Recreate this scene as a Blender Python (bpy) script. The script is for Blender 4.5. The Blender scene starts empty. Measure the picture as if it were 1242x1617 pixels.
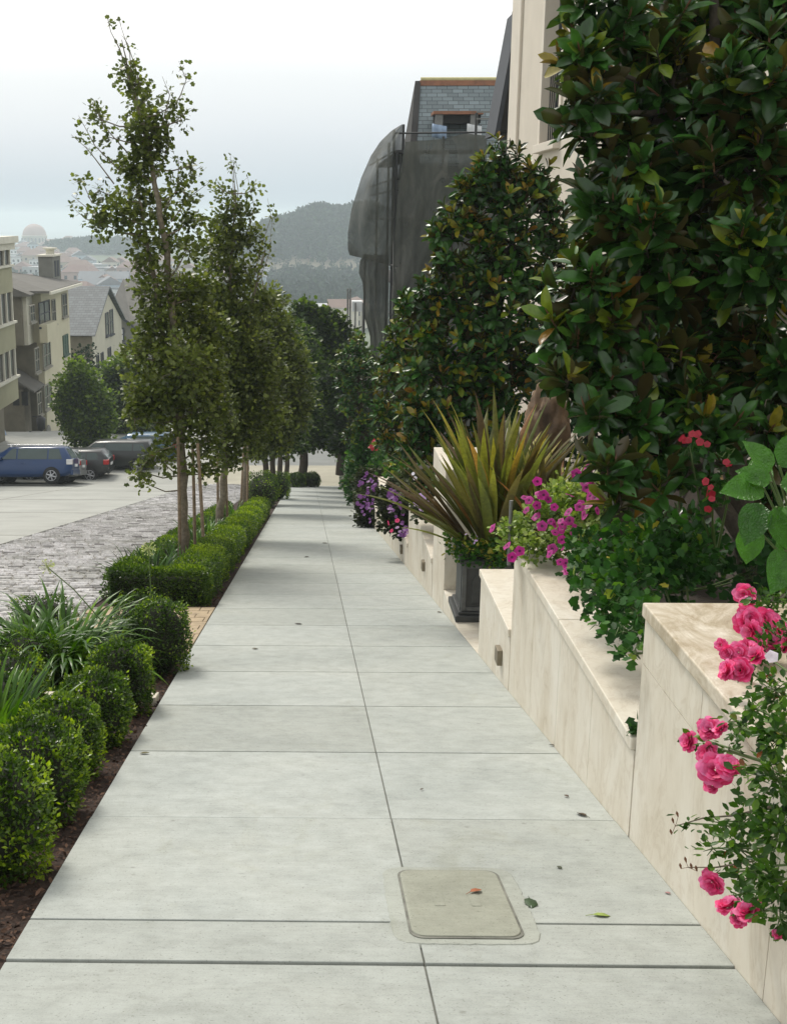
import bpy, math, random
import numpy as np
from mathutils import Vector, Matrix
rad = math.radians
sc = bpy.context.scene
COL = sc.collection

# ------------------------------------------------------------------ camera
F_PX, CXP, EYE = 1900.0, 460.0, 1.6     # focal length and optical centre in pixels of the 1242 px wide photo (it is cropped on its left)
PITCH = math.atan(468/F_PX); YAW = -math.atan((491-CXP)*math.cos(PITCH)/F_PX)
fwd = np.array([math.sin(YAW)*math.cos(PITCH), math.cos(YAW)*math.cos(PITCH), -math.sin(PITCH)])
rgt = np.array([math.cos(YAW), -math.sin(YAW), 0.0])
upv = np.cross(rgt, fwd)
CAM = np.array([0, 0, EYE])
cam_d = bpy.data.cameras.new('camera'); cam = bpy.data.objects.new('camera', cam_d); COL.objects.link(cam)
M = Matrix(((rgt[0], upv[0], -fwd[0], 0), (rgt[1], upv[1], -fwd[1], 0), (rgt[2], upv[2], -fwd[2], EYE), (0, 0, 0, 1)))
cam.matrix_world = M
cam_d.sensor_fit = 'HORIZONTAL'; cam_d.sensor_width = 36.0
cam_d.lens = F_PX/1242*36.0
cam_d.shift_x = (621-CXP)/1242
cam_d.clip_start = 0.05; cam_d.clip_end = 20000
sc.camera = cam

# ------------------------------------------------------------------ world: thin bright overcast over a clear sky model
SUN_EL, SUN_AZ = rad(50), rad(-28)       # azimuth measured from +Y (down the street), negative = left
w = bpy.data.worlds.new('World'); sc.world = w; w.use_nodes = True
nt = w.node_tree; nt.nodes.clear()
out = nt.nodes.new('ShaderNodeOutputWorld'); bg = nt.nodes.new('ShaderNodeBackground')
sky = nt.nodes.new('ShaderNodeTexSky'); sky.sky_type = 'NISHITA'; sky.sun_disc = False
sky.sun_elevation = SUN_EL; sky.sun_rotation = SUN_AZ; sky.air_density = 1.6; sky.dust_density = 4.0
skm = nt.nodes.new('ShaderNodeVectorMath'); skm.operation = 'SCALE'; skm.inputs['Scale'].default_value = 0.10
nt.links.new(sky.outputs[0], skm.inputs[0])
tc = nt.nodes.new('ShaderNodeTexCoord'); sep = nt.nodes.new('ShaderNodeSeparateXYZ')
nt.links.new(tc.outputs['Generated'], sep.inputs[0])
cl = nt.nodes.new('ShaderNodeTexNoise'); cl.inputs['Scale'].default_value = 2.2; cl.inputs['Detail'].default_value = 3
mp = nt.nodes.new('ShaderNodeMapping'); mp.inputs['Scale'].default_value = (1, 1, 4)
nt.links.new(tc.outputs['Generated'], mp.inputs[0]); nt.links.new(mp.outputs[0], cl.inputs['Vector'])
ad = nt.nodes.new('ShaderNodeMath'); ad.operation = 'MULTIPLY_ADD'
nt.links.new(cl.outputs['Fac'], ad.inputs[0]); ad.inputs[1].default_value = 0.05; nt.links.new(sep.outputs['Z'], ad.inputs[2])
rp = nt.nodes.new('ShaderNodeValToRGB'); cr = rp.color_ramp
SKYSTOPS = [(0.0, (0.60, 0.72, 0.80)), (0.045, (0.70, 0.80, 0.87)), (0.085, (0.85, 0.92, 0.98)), (0.13, (0.98, 1.03, 1.06)), (0.17, (1.20, 1.20, 1.20)), (0.6, (1.18, 1.18, 1.18))]
while len(cr.elements) < len(SKYSTOPS): cr.elements.new(0.5)
for e, (p, c) in zip(cr.elements, SKYSTOPS): e.position = p; e.color = (*c, 1)
nt.links.new(ad.outputs[0], rp.inputs[0])
mx = nt.nodes.new('ShaderNodeMix'); mx.data_type = 'RGBA'; mx.inputs['Factor'].default_value = 0.88
nt.links.new(skm.outputs[0], mx.inputs['A']); nt.links.new(rp.outputs[0], mx.inputs['B'])
nt.links.new(mx.outputs['Result'], bg.inputs['Color']); bg.inputs['Strength'].default_value = 1.0
nt.links.new(bg.outputs[0], out.inputs['Surface'])

# ------------------------------------------------------------------ sun
sd = bpy.data.lights.new('sun', 'SUN'); so = bpy.data.objects.new('sun', sd); COL.objects.link(so)
sd.energy = 2.7; sd.angle = rad(16); sd.color = (1.0, 0.95, 0.86)
sdir = Vector((math.sin(SUN_AZ)*math.cos(SUN_EL), math.cos(SUN_AZ)*math.cos(SUN_EL), math.sin(SUN_EL)))
so.rotation_euler = sdir.to_track_quat('Z', 'Y').to_euler(); so.location = (0, 0, 60)

sc.view_settings.view_transform = 'Standard'; sc.view_settings.look = 'None'
sc.view_settings.exposure = 0.0; sc.view_settings.gamma = 1.0
sc.cycles.use_denoising = True
sc.cycles.max_bounces = 8; sc.cycles.diffuse_bounces = 3; sc.cycles.glossy_bounces = 2
sc.cycles.transparent_max_bounces = 12; sc.cycles.volume_bounces = 1; sc.cycles.transmission_bounces = 3
sc.cycles.sample_clamp_indirect = 4.0

# ------------------------------------------------------------------ helpers
rs = np.random.default_rng(11); random.seed(5)

K = 1.226      # distances below are noted in units of K metres
def ray(px, py): return fwd + rgt*(px-CXP)/F_PX - upv*(py-808.5)/F_PX
def atY(px, py, Y): d = ray(px, py); return CAM + d*(Y*K)/d[1]
def atX(px, py, X): d = ray(px, py); p = CAM + d*X/d[0]; p[1] /= K; return p
SL = 0.192
def gr(Y):
    """height of the street at Y metres from the camera"""
    if Y < 52.7: return -SL*Y
    if Y < 71.1: return -10.12-0.05*(Y-52.7)
    if Y < 98: return -11.04-0.163*(Y-71.1)
    if Y < 300: return -15.42-(Y-98)*19.58/202
    if Y < 1650: return -35.0
    if Y < 3200: return -35.0-(Y-1650)*50/1550
    return -85.0
def gz(Y): return gr(Y*K)

def prop(o, label=None, cat=None, group=None, kind=None):
    if label: o['label'] = label
    if cat: o['category'] = cat
    if group: o['group'] = group
    if kind: o['kind'] = kind
    return o
def thing(name, label, cat, loc=(0, 0, 0), group=None):
    o = bpy.data.objects.new(name, None); COL.objects.link(o); o.location = loc; o.empty_display_size = 0.2
    return prop(o, label, cat, group)

def link(me, name, mats, parent=None, loc=None):
    o = bpy.data.objects.new(name, me); COL.objects.link(o)
    for m in (mats if isinstance(mats, (list, tuple)) else [mats]): me.materials.append(m)
    if parent is not None: o.parent = parent
    if loc is not None: o.location = loc
    return o

def copy_tree(o, parent=None):
    c = o.copy(); COL.objects.link(c); c.parent = parent
    for ch in list(o.children): copy_tree(ch, c)
    return c

def chain(o):
    v = Vector((0, 0, 0))
    while o is not None: v += Vector(o.location); o = o.parent
    return v
class MB:
    """collects simple solids in world coordinates; build() links them as one mesh object"""
    def __init__(s): s.v = []; s.f = []; s.m = []; s.sm = []
    def add(s, vs, fs, mi=0, smooth=False):
        b = len(s.v); s.v += [tuple(map(float, v)) for v in vs]
        for f in fs: s.f.append(tuple(b+i for i in f)); s.m.append(mi); s.sm.append(smooth)
        return s
    def box(s, x0, x1, y0, y1, z0, z1, mi=0):
        return s.add([(x0, y0, z0), (x1, y0, z0), (x1, y1, z0), (x0, y1, z0), (x0, y0, z1), (x1, y0, z1), (x1, y1, z1), (x0, y1, z1)],
              [(0, 3, 2, 1), (4, 5, 6, 7), (0, 1, 5, 4), (1, 2, 6, 5), (2, 3, 7, 6), (3, 0, 4, 7)], mi)
    def sbox(s, x0, x1, y0, y1, fz0, fz1, mi=0):
        """box whose bottom and top heights are functions of y"""
        b = [fz0(y0), fz0(y0), fz0(y1), fz0(y1)]; t = [fz1(y0), fz1(y0), fz1(y1), fz1(y1)]
        xy = [(x0, y0), (x1, y0), (x1, y1), (x0, y1)]
        return s.add([(x, y, z) for (x, y), z in zip(xy, b)] + [(x, y, z) for (x, y), z in zip(xy, t)],
              [(0, 3, 2, 1), (4, 5, 6, 7), (0, 1, 5, 4), (1, 2, 6, 5), (2, 3, 7, 6), (3, 0, 4, 7)], mi)
    def prism(s, poly, axis, a, b, mi=0):
        """polygon (list of 2D) extruded along axis 'x','y' or 'z' from a to b"""
        n = len(poly)
        def mk(p, q):
            return {'x': (q, p[0], p[1]), 'y': (p[0], q, p[1]), 'z': (p[0], p[1], q)}[axis]
        vs = [mk(p, a) for p in poly] + [mk(p, b) for p in poly]
        fs = [tuple(range(n))[::-1], tuple(range(n, 2*n))] + [(i, (i+1) % n, n+(i+1) % n, n+i) for i in range(n)]
        return s.add(vs, fs, mi)
    def tube(s, pts, radii, n=8, mi=0, cap=True):
        P = [Vector(p) for p in pts]
        if not hasattr(radii, '__len__'): radii = [radii]*len(P)
        vs = []; ref = None
        for i, p in enumerate(P):
            t = (P[min(i+1, len(P)-1)] - P[max(i-1, 0)])
            t = t.normalized() if t.length > 1e-9 else Vector((0, 0, 1))
            if ref is None: ref = t.orthogonal().normalized()
            ref = ref - t*ref.dot(t); ref = ref.normalized() if ref.length > 1e-6 else t.orthogonal().normalized()
            bn = t.cross(ref)
            for k in range(n):
                a = 2*math.pi*k/n
                vs.append(p + (ref*math.cos(a) + bn*math.sin(a))*radii[i])
        fs = [(i*n+k, i*n+(k+1) % n, (i+1)*n+(k+1) % n, (i+1)*n+k) for i in range(len(P)-1) for k in range(n)]
        s.add(vs, fs, mi, True)
        if cap: s.add(vs[:n], [tuple(range(n))[::-1]], mi); s.add(vs[-n:], [tuple(range(n))], mi)
        return s
    def grid(s, fn, nu, nv, mi=0, smooth=True):
        vs = [fn(i/nu, j/nv) for j in range(nv+1) for i in range(nu+1)]
        fs = [(j*(nu+1)+i, j*(nu+1)+i+1, (j+1)*(nu+1)+i+1, (j+1)*(nu+1)+i) for j in range(nv) for i in range(nu)]
        return s.add(vs, fs, mi, smooth)
    def lathe(s, prof, c, n=24, mi=0, axis='z'):
        vs = []
        for r, h in prof:
            for k in range(n):
                a = 2*math.pi*k/n; x, y = r*math.cos(a), r*math.sin(a)
                vs.append({'z': (c[0]+x, c[1]+y, c[2]+h), 'y': (c[0]+x, c[1]+h, c[2]+y), 'x': (c[0]+h, c[1]+x, c[2]+y)}[axis])
        fs = [(i*n+k, i*n+(k+1) % n, (i+1)*n+(k+1) % n, (i+1)*n+k) for i in range(len(prof)-1) for k in range(n)]
        return s.add(vs, fs, mi, True)
    def build(s, name, mats, parent=None, origin=None, bevel=0, sol=0):
        o0 = Vector(origin) if origin is not None else chain(parent)
        me = bpy.data.meshes.new(name)
        me.from_pydata([(v[0]-o0.x, v[1]-o0.y, v[2]-o0.z) for v in s.v], [], s.f)
        me.polygons.foreach_set('material_index', s.m); me.polygons.foreach_set('use_smooth', s.sm)
        me.update()
        ob = link(me, name, mats, parent, None if parent is not None else o0)
        if bevel:
            b = ob.modifiers.new('bevel', 'BEVEL'); b.width = bevel; b.segments = 2; b.limit_method = 'ANGLE'; b.angle_limit = rad(40)
        if sol:
            b = ob.modifiers.new('solid', 'SOLIDIFY'); b.thickness = sol; b.offset = 0
        return ob

class MBK(MB):
    """the same with the distances given in units of K metres"""
    def add(s, vs, fs, mi=0, smooth=False): return MB.add(s, [(v[0], v[1]*K, v[2]) for v in vs], fs, mi, smooth)

# leaf templates: (verts along x, width y, lift z), faces
def _strip(ws, hs, ls=None, mid=0.0):
    n = len(ws); ls = ls or [i/(n-1) for i in range(n)]; v = []; f = []
    for l, wd, h in zip(ls, ws, hs): v += [(l, wd, h), (l, 0, h-mid*wd), (l, -wd, h)]
    for i in range(n-1):
        a = 3*i; f += [(a, a+1, a+4, a+3), (a+1, a+2, a+5, a+4)]
    return np.array(v), f
T_RH = (np.array([(0, 0, 0), (.5, .3, .08), (1, 0, 0), (.5, -.3, .08)]), [(0, 3, 2), (0, 2, 1)])
T_MED = _strip([.02, .24, .27, .0], [0, .03, .0, -.1], [0, .3, .68, 1], .35)
T_MAG = _strip([.015, .15, .205, .165, .0], [0, .05, .05, -.01, -.12], [0, .25, .52, .8, 1], .45)
T_HYD = _strip([.04, .26, .33, .35, .29, .17, .06, .0], [0, .07, .09, .07, .01, -.08, -.16, -.22], [0, .13, .28, .45, .64, .82, .93, 1], .42)
T_LOBE = (np.array([(0, 0, 0), (.15, .42, .05), (.5, .3, 0), (.62, .5, -.04), (1, 0, -.1), (.62, -.5, -.04), (.5, -.3, 0), (.15, -.42, .05)]),
          [(0, 2, 1), (0, 4, 2), (2, 4, 3), (0, 6, 4), (0, 7, 6), (6, 5, 4)])

def nrm(a): return a/np.maximum(np.linalg.norm(a, axis=-1, keepdims=True), 1e-9)
def leafmesh(tmpl, pos, d, n, size, tone, smooth=True, core=None):
    """arrays -> vertices, faces and a tone per face for every leaf"""
    tv, tf = tmpl; N = len(pos)
    d = nrm(d); y = nrm(np.cross(n, d)); n2 = np.cross(d, y)
    size = np.broadcast_to(np.asarray(size, float), (N,))[:, None, None]
    V = pos[:, None, :] + size*(tv[None, :, 0:1]*d[:, None, :] + tv[None, :, 1:2]*y[:, None, :] + tv[None, :, 2:3]*n2[:, None, :])
    return dict(tv=len(tv), tf=tf, V=V.reshape(-1, 3), N=N, tone=np.asarray(tone, float), smooth=smooth)

def foliage(name, parts, mats, parent=None, origin=None, cores=None):
    """parts: leafmesh dicts (optional key 'mi'); cores: list of (verts, faces, mi). One mesh object."""
    if origin is None: origin = np.array(chain(parent))
    origin = np.array(origin, float)
    Vs = []; loops = []; starts = []; tones = []; mis = []; sms = []; vb = 0; lb = 0
    for p in parts:
        N, k = p['N'], p['tv']; Vs.append(p['V'])
        base = (vb + np.arange(N)*k)
        for f in p['tf']:
            fa = base[:, None] + np.array(f)[None, :]
            loops.append(fa.reshape(-1)); starts.append(lb + np.arange(N)*len(f)); lb += N*len(f)
            tones.append(p['tone']); mis.append(np.full(N, p.get('mi', 0))); sms.append(np.full(N, p['smooth']))
        vb += N*k
    for (v, fs, mi) in (cores or []):
        v = np.array(v, float); Vs.append(v)
        for f in fs:
            loops.append(np.array(f)+vb); starts.append(np.array([lb])); lb += len(f)
            tones.append(np.array([0.5])); mis.append(np.array([mi])); sms.append(np.array([True]))
        vb += len(v)
    V = np.concatenate(Vs) - origin; L = np.concatenate(loops); S = np.concatenate(starts)
    me = bpy.data.meshes.new(name)
    me.vertices.add(len(V)); me.vertices.foreach_set('co', V.astype(np.float32).ravel())
    me.loops.add(len(L)); me.loops.foreach_set('vertex_index', L.astype(np.int32))
    me.polygons.add(len(S)); me.polygons.foreach_set('loop_start', S.astype(np.int32))
    me.polygons.foreach_set('material_index', np.concatenate(mis).astype(np.int32))
    me.polygons.foreach_set('use_smooth', np.concatenate(sms).astype(bool))
    me.update(calc_edges=True)
    at = me.attributes.new('tone', 'FLOAT', 'FACE'); at.data.foreach_set('value', np.concatenate(tones).astype(np.float32))
    return link(me, name, mats, parent, None if parent is not None else Vector(origin))

def ico(c, r, sub=2, jit=0.0, seed=0):
    import bmesh
    bm = bmesh.new(); bmesh.ops.create_icosphere(bm, subdivisions=sub, radius=1)
    g = np.random.default_rng(seed); r = np.broadcast_to(np.asarray(r, float), (3,))
    v = []
    for q in bm.verts:
        k = 1 + jit*(g.random()-.5)*2; v.append((c[0]+q.co.x*r[0]*k, c[1]+q.co.y*r[1]*k, c[2]+q.co.z*r[2]*k))
    f = [tuple(x.index for x in q.verts) for q in bm.faces]; bm.free()
    return np.array(v), f

# ------------------------------------------------------------------ materials
def new_mat(name):
    m = bpy.data.materials.new(name); m.use_nodes = True; t = m.node_tree; b = t.nodes['Principled BSDF']
    return m, t, b
def ramp(t, stops, src):
    r = t.nodes.new('ShaderNodeValToRGB'); e = r.color_ramp
    while len(e.elements) < len(stops): e.elements.new(.5)
    for q, (p, c) in zip(e.elements, stops): q.position = p; q.color = (*c, 1)
    t.links.new(src, r.inputs[0]); return r.outputs[0]
def noise(t, scale, detail=3, vec=None, rough=.6, dist=0.0):
    n = t.nodes.new('ShaderNodeTexNoise'); n.inputs['Scale'].default_value = scale; n.inputs['Detail'].default_value = detail
    n.inputs['Roughness'].default_value = rough; n.inputs['Distortion'].default_value = dist
    if vec is not None: t.links.new(vec, n.inputs['Vector'])
    return n.outputs['Fac']
def wpos(t, scale=(1, 1, 1)):
    g = t.nodes.new('ShaderNodeNewGeometry'); m = t.nodes.new('ShaderNodeMapping'); m.inputs['Scale'].default_value = scale
    t.links.new(g.outputs['Position'], m.inputs[0]); return m.outputs[0]
def mixc(t, a, b, fac, mode='MIX'):
    m = t.nodes.new('ShaderNodeMix'); m.data_type = 'RGBA'; m.blend_type = mode
    for s, k in ((a, 'A'), (b, 'B'), (fac, 'Factor')):
        if isinstance(s, tuple): m.inputs[k].default_value = (*s, 1)
        elif isinstance(s, (int, float)): m.inputs[k].default_value = s
        else: t.links.new(s, m.inputs[k])
    return m.outputs['Result']
def bump(t, b, h, strength=.3, dist=.01):
    n = t.nodes.new('ShaderNodeBump'); n.inputs['Strength'].default_value = strength; n.inputs['Distance'].default_value = dist
    t.links.new(h, n.inputs['Height']); t.links.new(n.outputs[0], b.inputs['Normal'])
def plain(name, c, rough=.7, var=.15, sc_=3.0, metal=0.0, bmp=0.0, bs=40, spec=.5, coat=0):
    m, t, b = new_mat(name)
    lo = tuple(x*(1-var) for x in c); hi = tuple(min(1, x*(1+var)) for x in c)
    t.links.new(ramp(t, [(.3, lo), (.7, hi)], noise(t, sc_, 5, wpos(t))), b.inputs['Base Color'])
    b.inputs['Roughness'].default_value = rough; b.inputs['Metallic'].default_value = metal
    b.inputs['Specular IOR Level'].default_value = spec; b.inputs['Coat Weight'].default_value = coat
    if bmp: bump(t, b, noise(t, bs, 4, wpos(t)), bmp, .01)
    return m
def leafmat(name, stops, rough=.4, trans=.25, back=None, spec=.5, tcol=None):
    m, t, b = new_mat(name)
    a = t.nodes.new('ShaderNodeAttribute'); a.attribute_name = 'tone'
    col = ramp(t, stops, a.outputs['Fac'])
    col = mixc(t, col, ramp(t, [(.3, (.75, .75, .75)), (.7, (1.2, 1.2, 1.2))], noise(t, 30, 2, wpos(t))), 1.0, 'MULTIPLY')
    if back:
        g = t.nodes.new('ShaderNodeNewGeometry'); col2 = mixc(t, col, back, g.outputs['Backfacing'])
    else: col2 = col
    t.links.new(col2, b.inputs['Base Color']); b.inputs['Roughness'].default_value = rough
    b.inputs['Specular IOR Level'].default_value = spec
    if trans:
        tr = t.nodes.new('ShaderNodeBsdfTranslucent'); ms = t.nodes.new('ShaderNodeMixShader'); ms.inputs[0].default_value = trans
        tcx = mixc(t, col, tcol or (1.6, 1.7, .6), 1.0, 'MULTIPLY')
        t.links.new(tcx, tr.inputs['Color'])
        t.links.new(b.outputs[0], ms.inputs[1]); t.links.new(tr.outputs[0], ms.inputs[2])
        t.links.new(ms.outputs[0], t.nodes['Material Output'].inputs['Surface'])
    return m

MAT = {}
# concrete of the pavement
m, t, b = new_mat('pavement_concrete')
n1 = noise(t, .9, 6, wpos(t), .65, .4); n2 = noise(t, 9, 6, wpos(t), .7); n3 = noise(t, 150, 3, wpos(t))
c = ramp(t, [(.25, (.32, .345, .33)), (.5, (.39, .413, .393)), (.75, (.43, .448, .42))], n1)
c = mixc(t, c, ramp(t, [(.3, (.84, .84, .82)), (.62, (1.04, 1.04, 1.03))], n2), 1.0, 'MULTIPLY')
c = mixc(t, c, ramp(t, [(.25, (.80, .80, .79)), (.5, (1.0, 1.0, 1.0))], n3), .8, 'MULTIPLY')
st = ramp(t, [(.0, (.62, .60, .52)), (.30, (.9, .89, .84)), (.42, (1, 1, 1))], noise(t, 2.3, 5, wpos(t, (1, .6, 1)), .7, 1.2))
c = mixc(t, c, st, .8, 'MULTIPLY')
hair = ramp(t, [(.485, (1, 1, 1)), (.497, (.55, .54, .5)), (.503, (.55, .54, .5)), (.515, (1, 1, 1))], noise(t, .55, 9, wpos(t), .62, 1.0)); c = mixc(t, c, hair, .12, 'MULTIPLY')
g_ = t.nodes.new('ShaderNodeNewGeometry'); s_ = t.nodes.new('ShaderNodeSeparateXYZ'); t.links.new(g_.outputs['Position'], s_.inputs[0])
def mth(op, a, b_):
    n_ = t.nodes.new('ShaderNodeMath'); n_.operation = op
    for i, q in enumerate((a, b_)):
        if isinstance(q, (int, float)): n_.inputs[i].default_value = q
        elif q is not None: t.links.new(q, n_.inputs[i])
    return n_.outputs[0]
row_ = mth('FLOOR', mth('DIVIDE', mth('SUBTRACT', s_.outputs['Y'], 3.5615), 1.1095), None); side_ = mth('GREATER_THAN', s_.outputs['X'], .345)
wn_ = t.nodes.new('ShaderNodeTexWhiteNoise'); wn_.noise_dimensions = '1D'; t.links.new(mth('ADD', mth('MULTIPLY', row_, 2.0), side_), wn_.inputs['W'])
c = mixc(t, c, ramp(t, [(0, (.90, .90, .885)), (1, (1.04, 1.045, 1.05))], wn_.outputs['Value']), 1.0, 'MULTIPLY')
grit = ramp(t, [(.30, (.55, .54, .50)), (.38, (1, 1, 1)), (.68, (1, 1, 1)), (.76, (1.18, 1.18, 1.16))], noise(t, 75, 2, wpos(t), .8)); c = mixc(t, c, grit, .55, 'MULTIPLY')
brush = ramp(t, [(.3, (.93, .93, .93)), (.6, (1.03, 1.03, 1.03))], noise(t, 60, 3, wpos(t, (.12, 1, 1)))); c = mixc(t, c, brush, .8, 'MULTIPLY')
sp_ = ramp(t, [(.02, (.45, .43, .38)), (.07, (1, 1, 1))], (lambda v: (t.links.new(wpos(t), v.inputs['Vector']), v.outputs['Distance'])[1])((lambda v: (setattr(v.inputs['Scale'], 'default_value', 5.0), v)[1])(t.nodes.new('ShaderNodeTexVoronoi'))))
c = mixc(t, c, sp_, .5, 'MULTIPLY')
t.links.new(c, b.inputs['Base Color']); b.inputs['Roughness'].default_value = .8; bump(t, b, n3, .25, .004)
MAT['concrete'] = m
m = m.copy(); m.name = 'patch_concrete'; t = m.node_tree; b = t.nodes['Principled BSDF']
t.links.new(mixc(t, b.inputs['Base Color'].links[0].from_socket, (.955, .945, .90), 1.0, 'MULTIPLY'), b.inputs['Base Color']); MAT['concrete2'] = m
MAT['slabgap'] = plain('joint_dirt', (.17, .17, .145), .95, .4, 12)
m = MAT['concrete2'].copy(); m.name = 'cover_concrete'; t = m.node_tree; b = t.nodes['Principled BSDF']
t.links.new(mixc(t, b.inputs['Base Color'].links[0].from_socket, (.85, .83, .76), 1.0, 'MULTIPLY'), b.inputs['Base Color']); MAT['cover'] = m
# travertine
m, t, b = new_mat('travertine')
n1 = noise(t, 2.2, 6, wpos(t, (1, 1.2, .6)), .62, .6); n2 = noise(t, 11, 6, wpos(t, (1, 1, .5)), .7, .4); n3 = noise(t, 120, 3, wpos(t))
c = ramp(t, [(.25, (.53, .465, .36)), (.45, (.635, .585, .485)), (.7, (.70, .665, .58))], n1)
c = mixc(t, c, ramp(t, [(.28, (.78, .75, .69)), (.45, (.96, .95, .93)), (.6, (1.03, 1.03, 1.03))], n2), .6, 'MULTIPLY')
vein = ramp(t, [(.46, (1, 1, 1)), (.495, (.66, .58, .49)), (.52, (1, 1, 1))], noise(t, 3.1, 7, wpos(t, (1, 1.2, .5)), .65, 1.5))
c = mixc(t, c, vein, .3, 'MULTIPLY')
t.links.new(c, b.inputs['Base Color']); b.inputs['Roughness'].default_value = .6; bump(t, b, n2, .12, .01)
MAT['trav'] = m
m2 = m.copy(); m2.name = 'weathered_travertine'; t = m2.node_tree; b = t.nodes['Principled BSDF']
old = b.inputs['Base Color'].links[0].from_socket
d_ = ramp(t, [(.40, (1, 1, 1)), (.56, (.62, .56, .46)), (.68, (.42, .37, .29))], noise(t, 3.0, 7, wpos(t, (2.0, 1, 1)), .75, .8))
t.links.new(mixc(t, old, d_, .85, 'MULTIPLY'), b.inputs['Base Color'])
MAT['travdirty'] = m2
MAT['grout'] = plain('grout_dark', (.22, .18, .12), .9)
MAT['mulch'] = plain('bark_mulch', (.035, .019, .012), .95, .7, 45, bmp=1.0, bs=60)
MAT['soil'] = plain('dark_soil', (.03, .022, .015), .95, .4, 20, bmp=.8)
MAT['chip'] = leafmat('mulch_chips', [(0, (.018, .010, .006)), (.5, (.06, .03, .018)), (1, (.13, .07, .04))], .9, 0)
MAT['road'] = plain('road_concrete', (.335, .34, .31), .85, .14, .7, bmp=.3, bs=60)
MAT['asphalt'] = plain('asphalt', (.22, .23, .22), .9, .12, .8, bmp=.2)
MAT['cross'] = plain('pale_cross_concrete', (.40, .38, .30), .9, .12, 1.0)
MAT['brick'] = plain('tan_brick', (.36, .28, .18), .85, .25, 7, bmp=.3)
m, t, b = new_mat('cobble')
oi = t.nodes.new('ShaderNodeAttribute'); oi.attribute_name = 'tone'
c = ramp(t, [(0, (.26, .25, .24)), (.2, (.55, .54, .525)), (.6, (.74, .73, .72)), (1, (.84, .83, .82))], oi.outputs['Fac'])
c = mixc(t, c, ramp(t, [(.3, (.65, .65, .65)), (.65, (1.1, 1.1, 1.1))], noise(t, 25, 5, wpos(t))), 1, 'MULTIPLY')
c = mixc(t, c, ramp(t, [(.32, (.72, .72, .68)), (.55, (1.08, 1.07, 1.08))], noise(t, .8, 4, wpos(t))), 1, 'MULTIPLY')
t.links.new(c, b.inputs['Base Color']); b.inputs['Roughness'].default_value = .6; bump(t, b, noise(t, 40, 4, wpos(t)), .5, .01)
MAT['cobble'] = m
MAT['cobgap'] = plain('cobble_gap', (.24, .23, .20), .95, .3, 10)
MAT['earth'] = plain('far_ground', (.10, .12, .07), .95, .3, .02)
MAT['hill'] = plain('hill_soil', (.11, .095, .06), .95, .25, .05)
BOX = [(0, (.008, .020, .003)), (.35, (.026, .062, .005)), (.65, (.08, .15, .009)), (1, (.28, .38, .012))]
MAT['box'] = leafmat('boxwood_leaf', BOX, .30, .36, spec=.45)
MAT['core'] = plain('twiggy_core', (.012, .014, .006), .95)
MAG = [(0, (.010, .028, .006)), (.45, (.022, .066, .012)), (.75, (.045, .14, .02)), (.85, (.16, .21, .014)), (.93, (.26, .19, .015)), (1, (.17, .055, .015))]
MAT['mag'] = leafmat('magnolia_leaf', MAG, .27, .14, back=(.060, .046, .016), spec=.45)
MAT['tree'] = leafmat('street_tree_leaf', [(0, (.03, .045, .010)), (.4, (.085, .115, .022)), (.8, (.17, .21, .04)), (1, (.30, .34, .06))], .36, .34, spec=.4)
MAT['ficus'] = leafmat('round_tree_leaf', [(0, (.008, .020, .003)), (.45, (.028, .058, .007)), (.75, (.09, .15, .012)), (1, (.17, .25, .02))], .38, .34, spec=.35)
MAT['fartree'] = leafmat('far_tree_leaf', [(0, (.008, .022, .010)), (1, (.03, .060, .024))], .8, 0, spec=.1)
MAT['strap'] = leafmat('strap_leaf', [(0, (.014, .045, .004)), (.5, (.05, .13, .008)), (1, (.17, .31, .025))], .3, .3, spec=.3)
MAT['flax'] = leafmat('flax_leaf', [(0, (.085, .055, .03)), (.3, (.12, .105, .035)), (.55, (.12, .16, .03)), (.8, (.24, .26, .04)), (.93, (.42, .36, .05)), (1, (.28, .13, .04))], .42, .3, tcol=(1.5, 1.4, .7))
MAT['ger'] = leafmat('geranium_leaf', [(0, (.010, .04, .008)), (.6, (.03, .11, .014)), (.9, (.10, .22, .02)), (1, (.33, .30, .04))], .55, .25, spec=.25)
MAT['hang'] = leafmat('hanging_leaf', [(0, (.014, .018, .012)), (.6, (.045, .06, .022)), (1, (.13, .17, .04))], .6, .2, spec=.2)
MAT['var'] = leafmat('variegated_leaf', [(0, (.06, .12, .02)), (.5, (.22, .32, .05)), (1, (.55, .58, .32))], .5, .25)
MAT['hyd'] = leafmat('hydrangea_leaf', [(0, (.018, .075, .008)), (1, (.06, .19, .014))], .35, .25)
t = MAT['hyd'].node_tree; b = t.nodes['Principled BSDF']; v_ = t.nodes.new('ShaderNodeTexVoronoi'); v_.feature = 'DISTANCE_TO_EDGE'; v_.inputs['Scale'].default_value = 110; t.links.new(wpos(t), v_.inputs['Vector'])
bump(t, b, ramp(t, [(0, (0, 0, 0)), (.25, (1, 1, 1))], v_.outputs['Distance']), .6, .004)
MAT['rose_leaf'] = leafmat('rose_leaf', [(0, (.012, .036, .006)), (.5, (.035, .095, .010)), (.92, (.11, .21, .02)), (1, (.20, .06, .02))], .38, .34, spec=.3)
def petal(name, stops): return leafmat(name, stops, .5, .3, tcol=(1.3, 1.2, 1.2))
MAT['rose'] = petal('rose_petal', [(0, (.55, .012, .07)), (.5, (.74, .035, .19)), (1, (.85, .26, .52))])
MAT['red'] = petal('red_petal', [(0, (.30, .008, .02)), (1, (.48, .02, .05))])
MAT['petunia'] = petal('petunia_petal', [(0, (.04, .0, .03)), (.3, (.33, .01, .16)), (1, (.60, .03, .36))])
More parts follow.
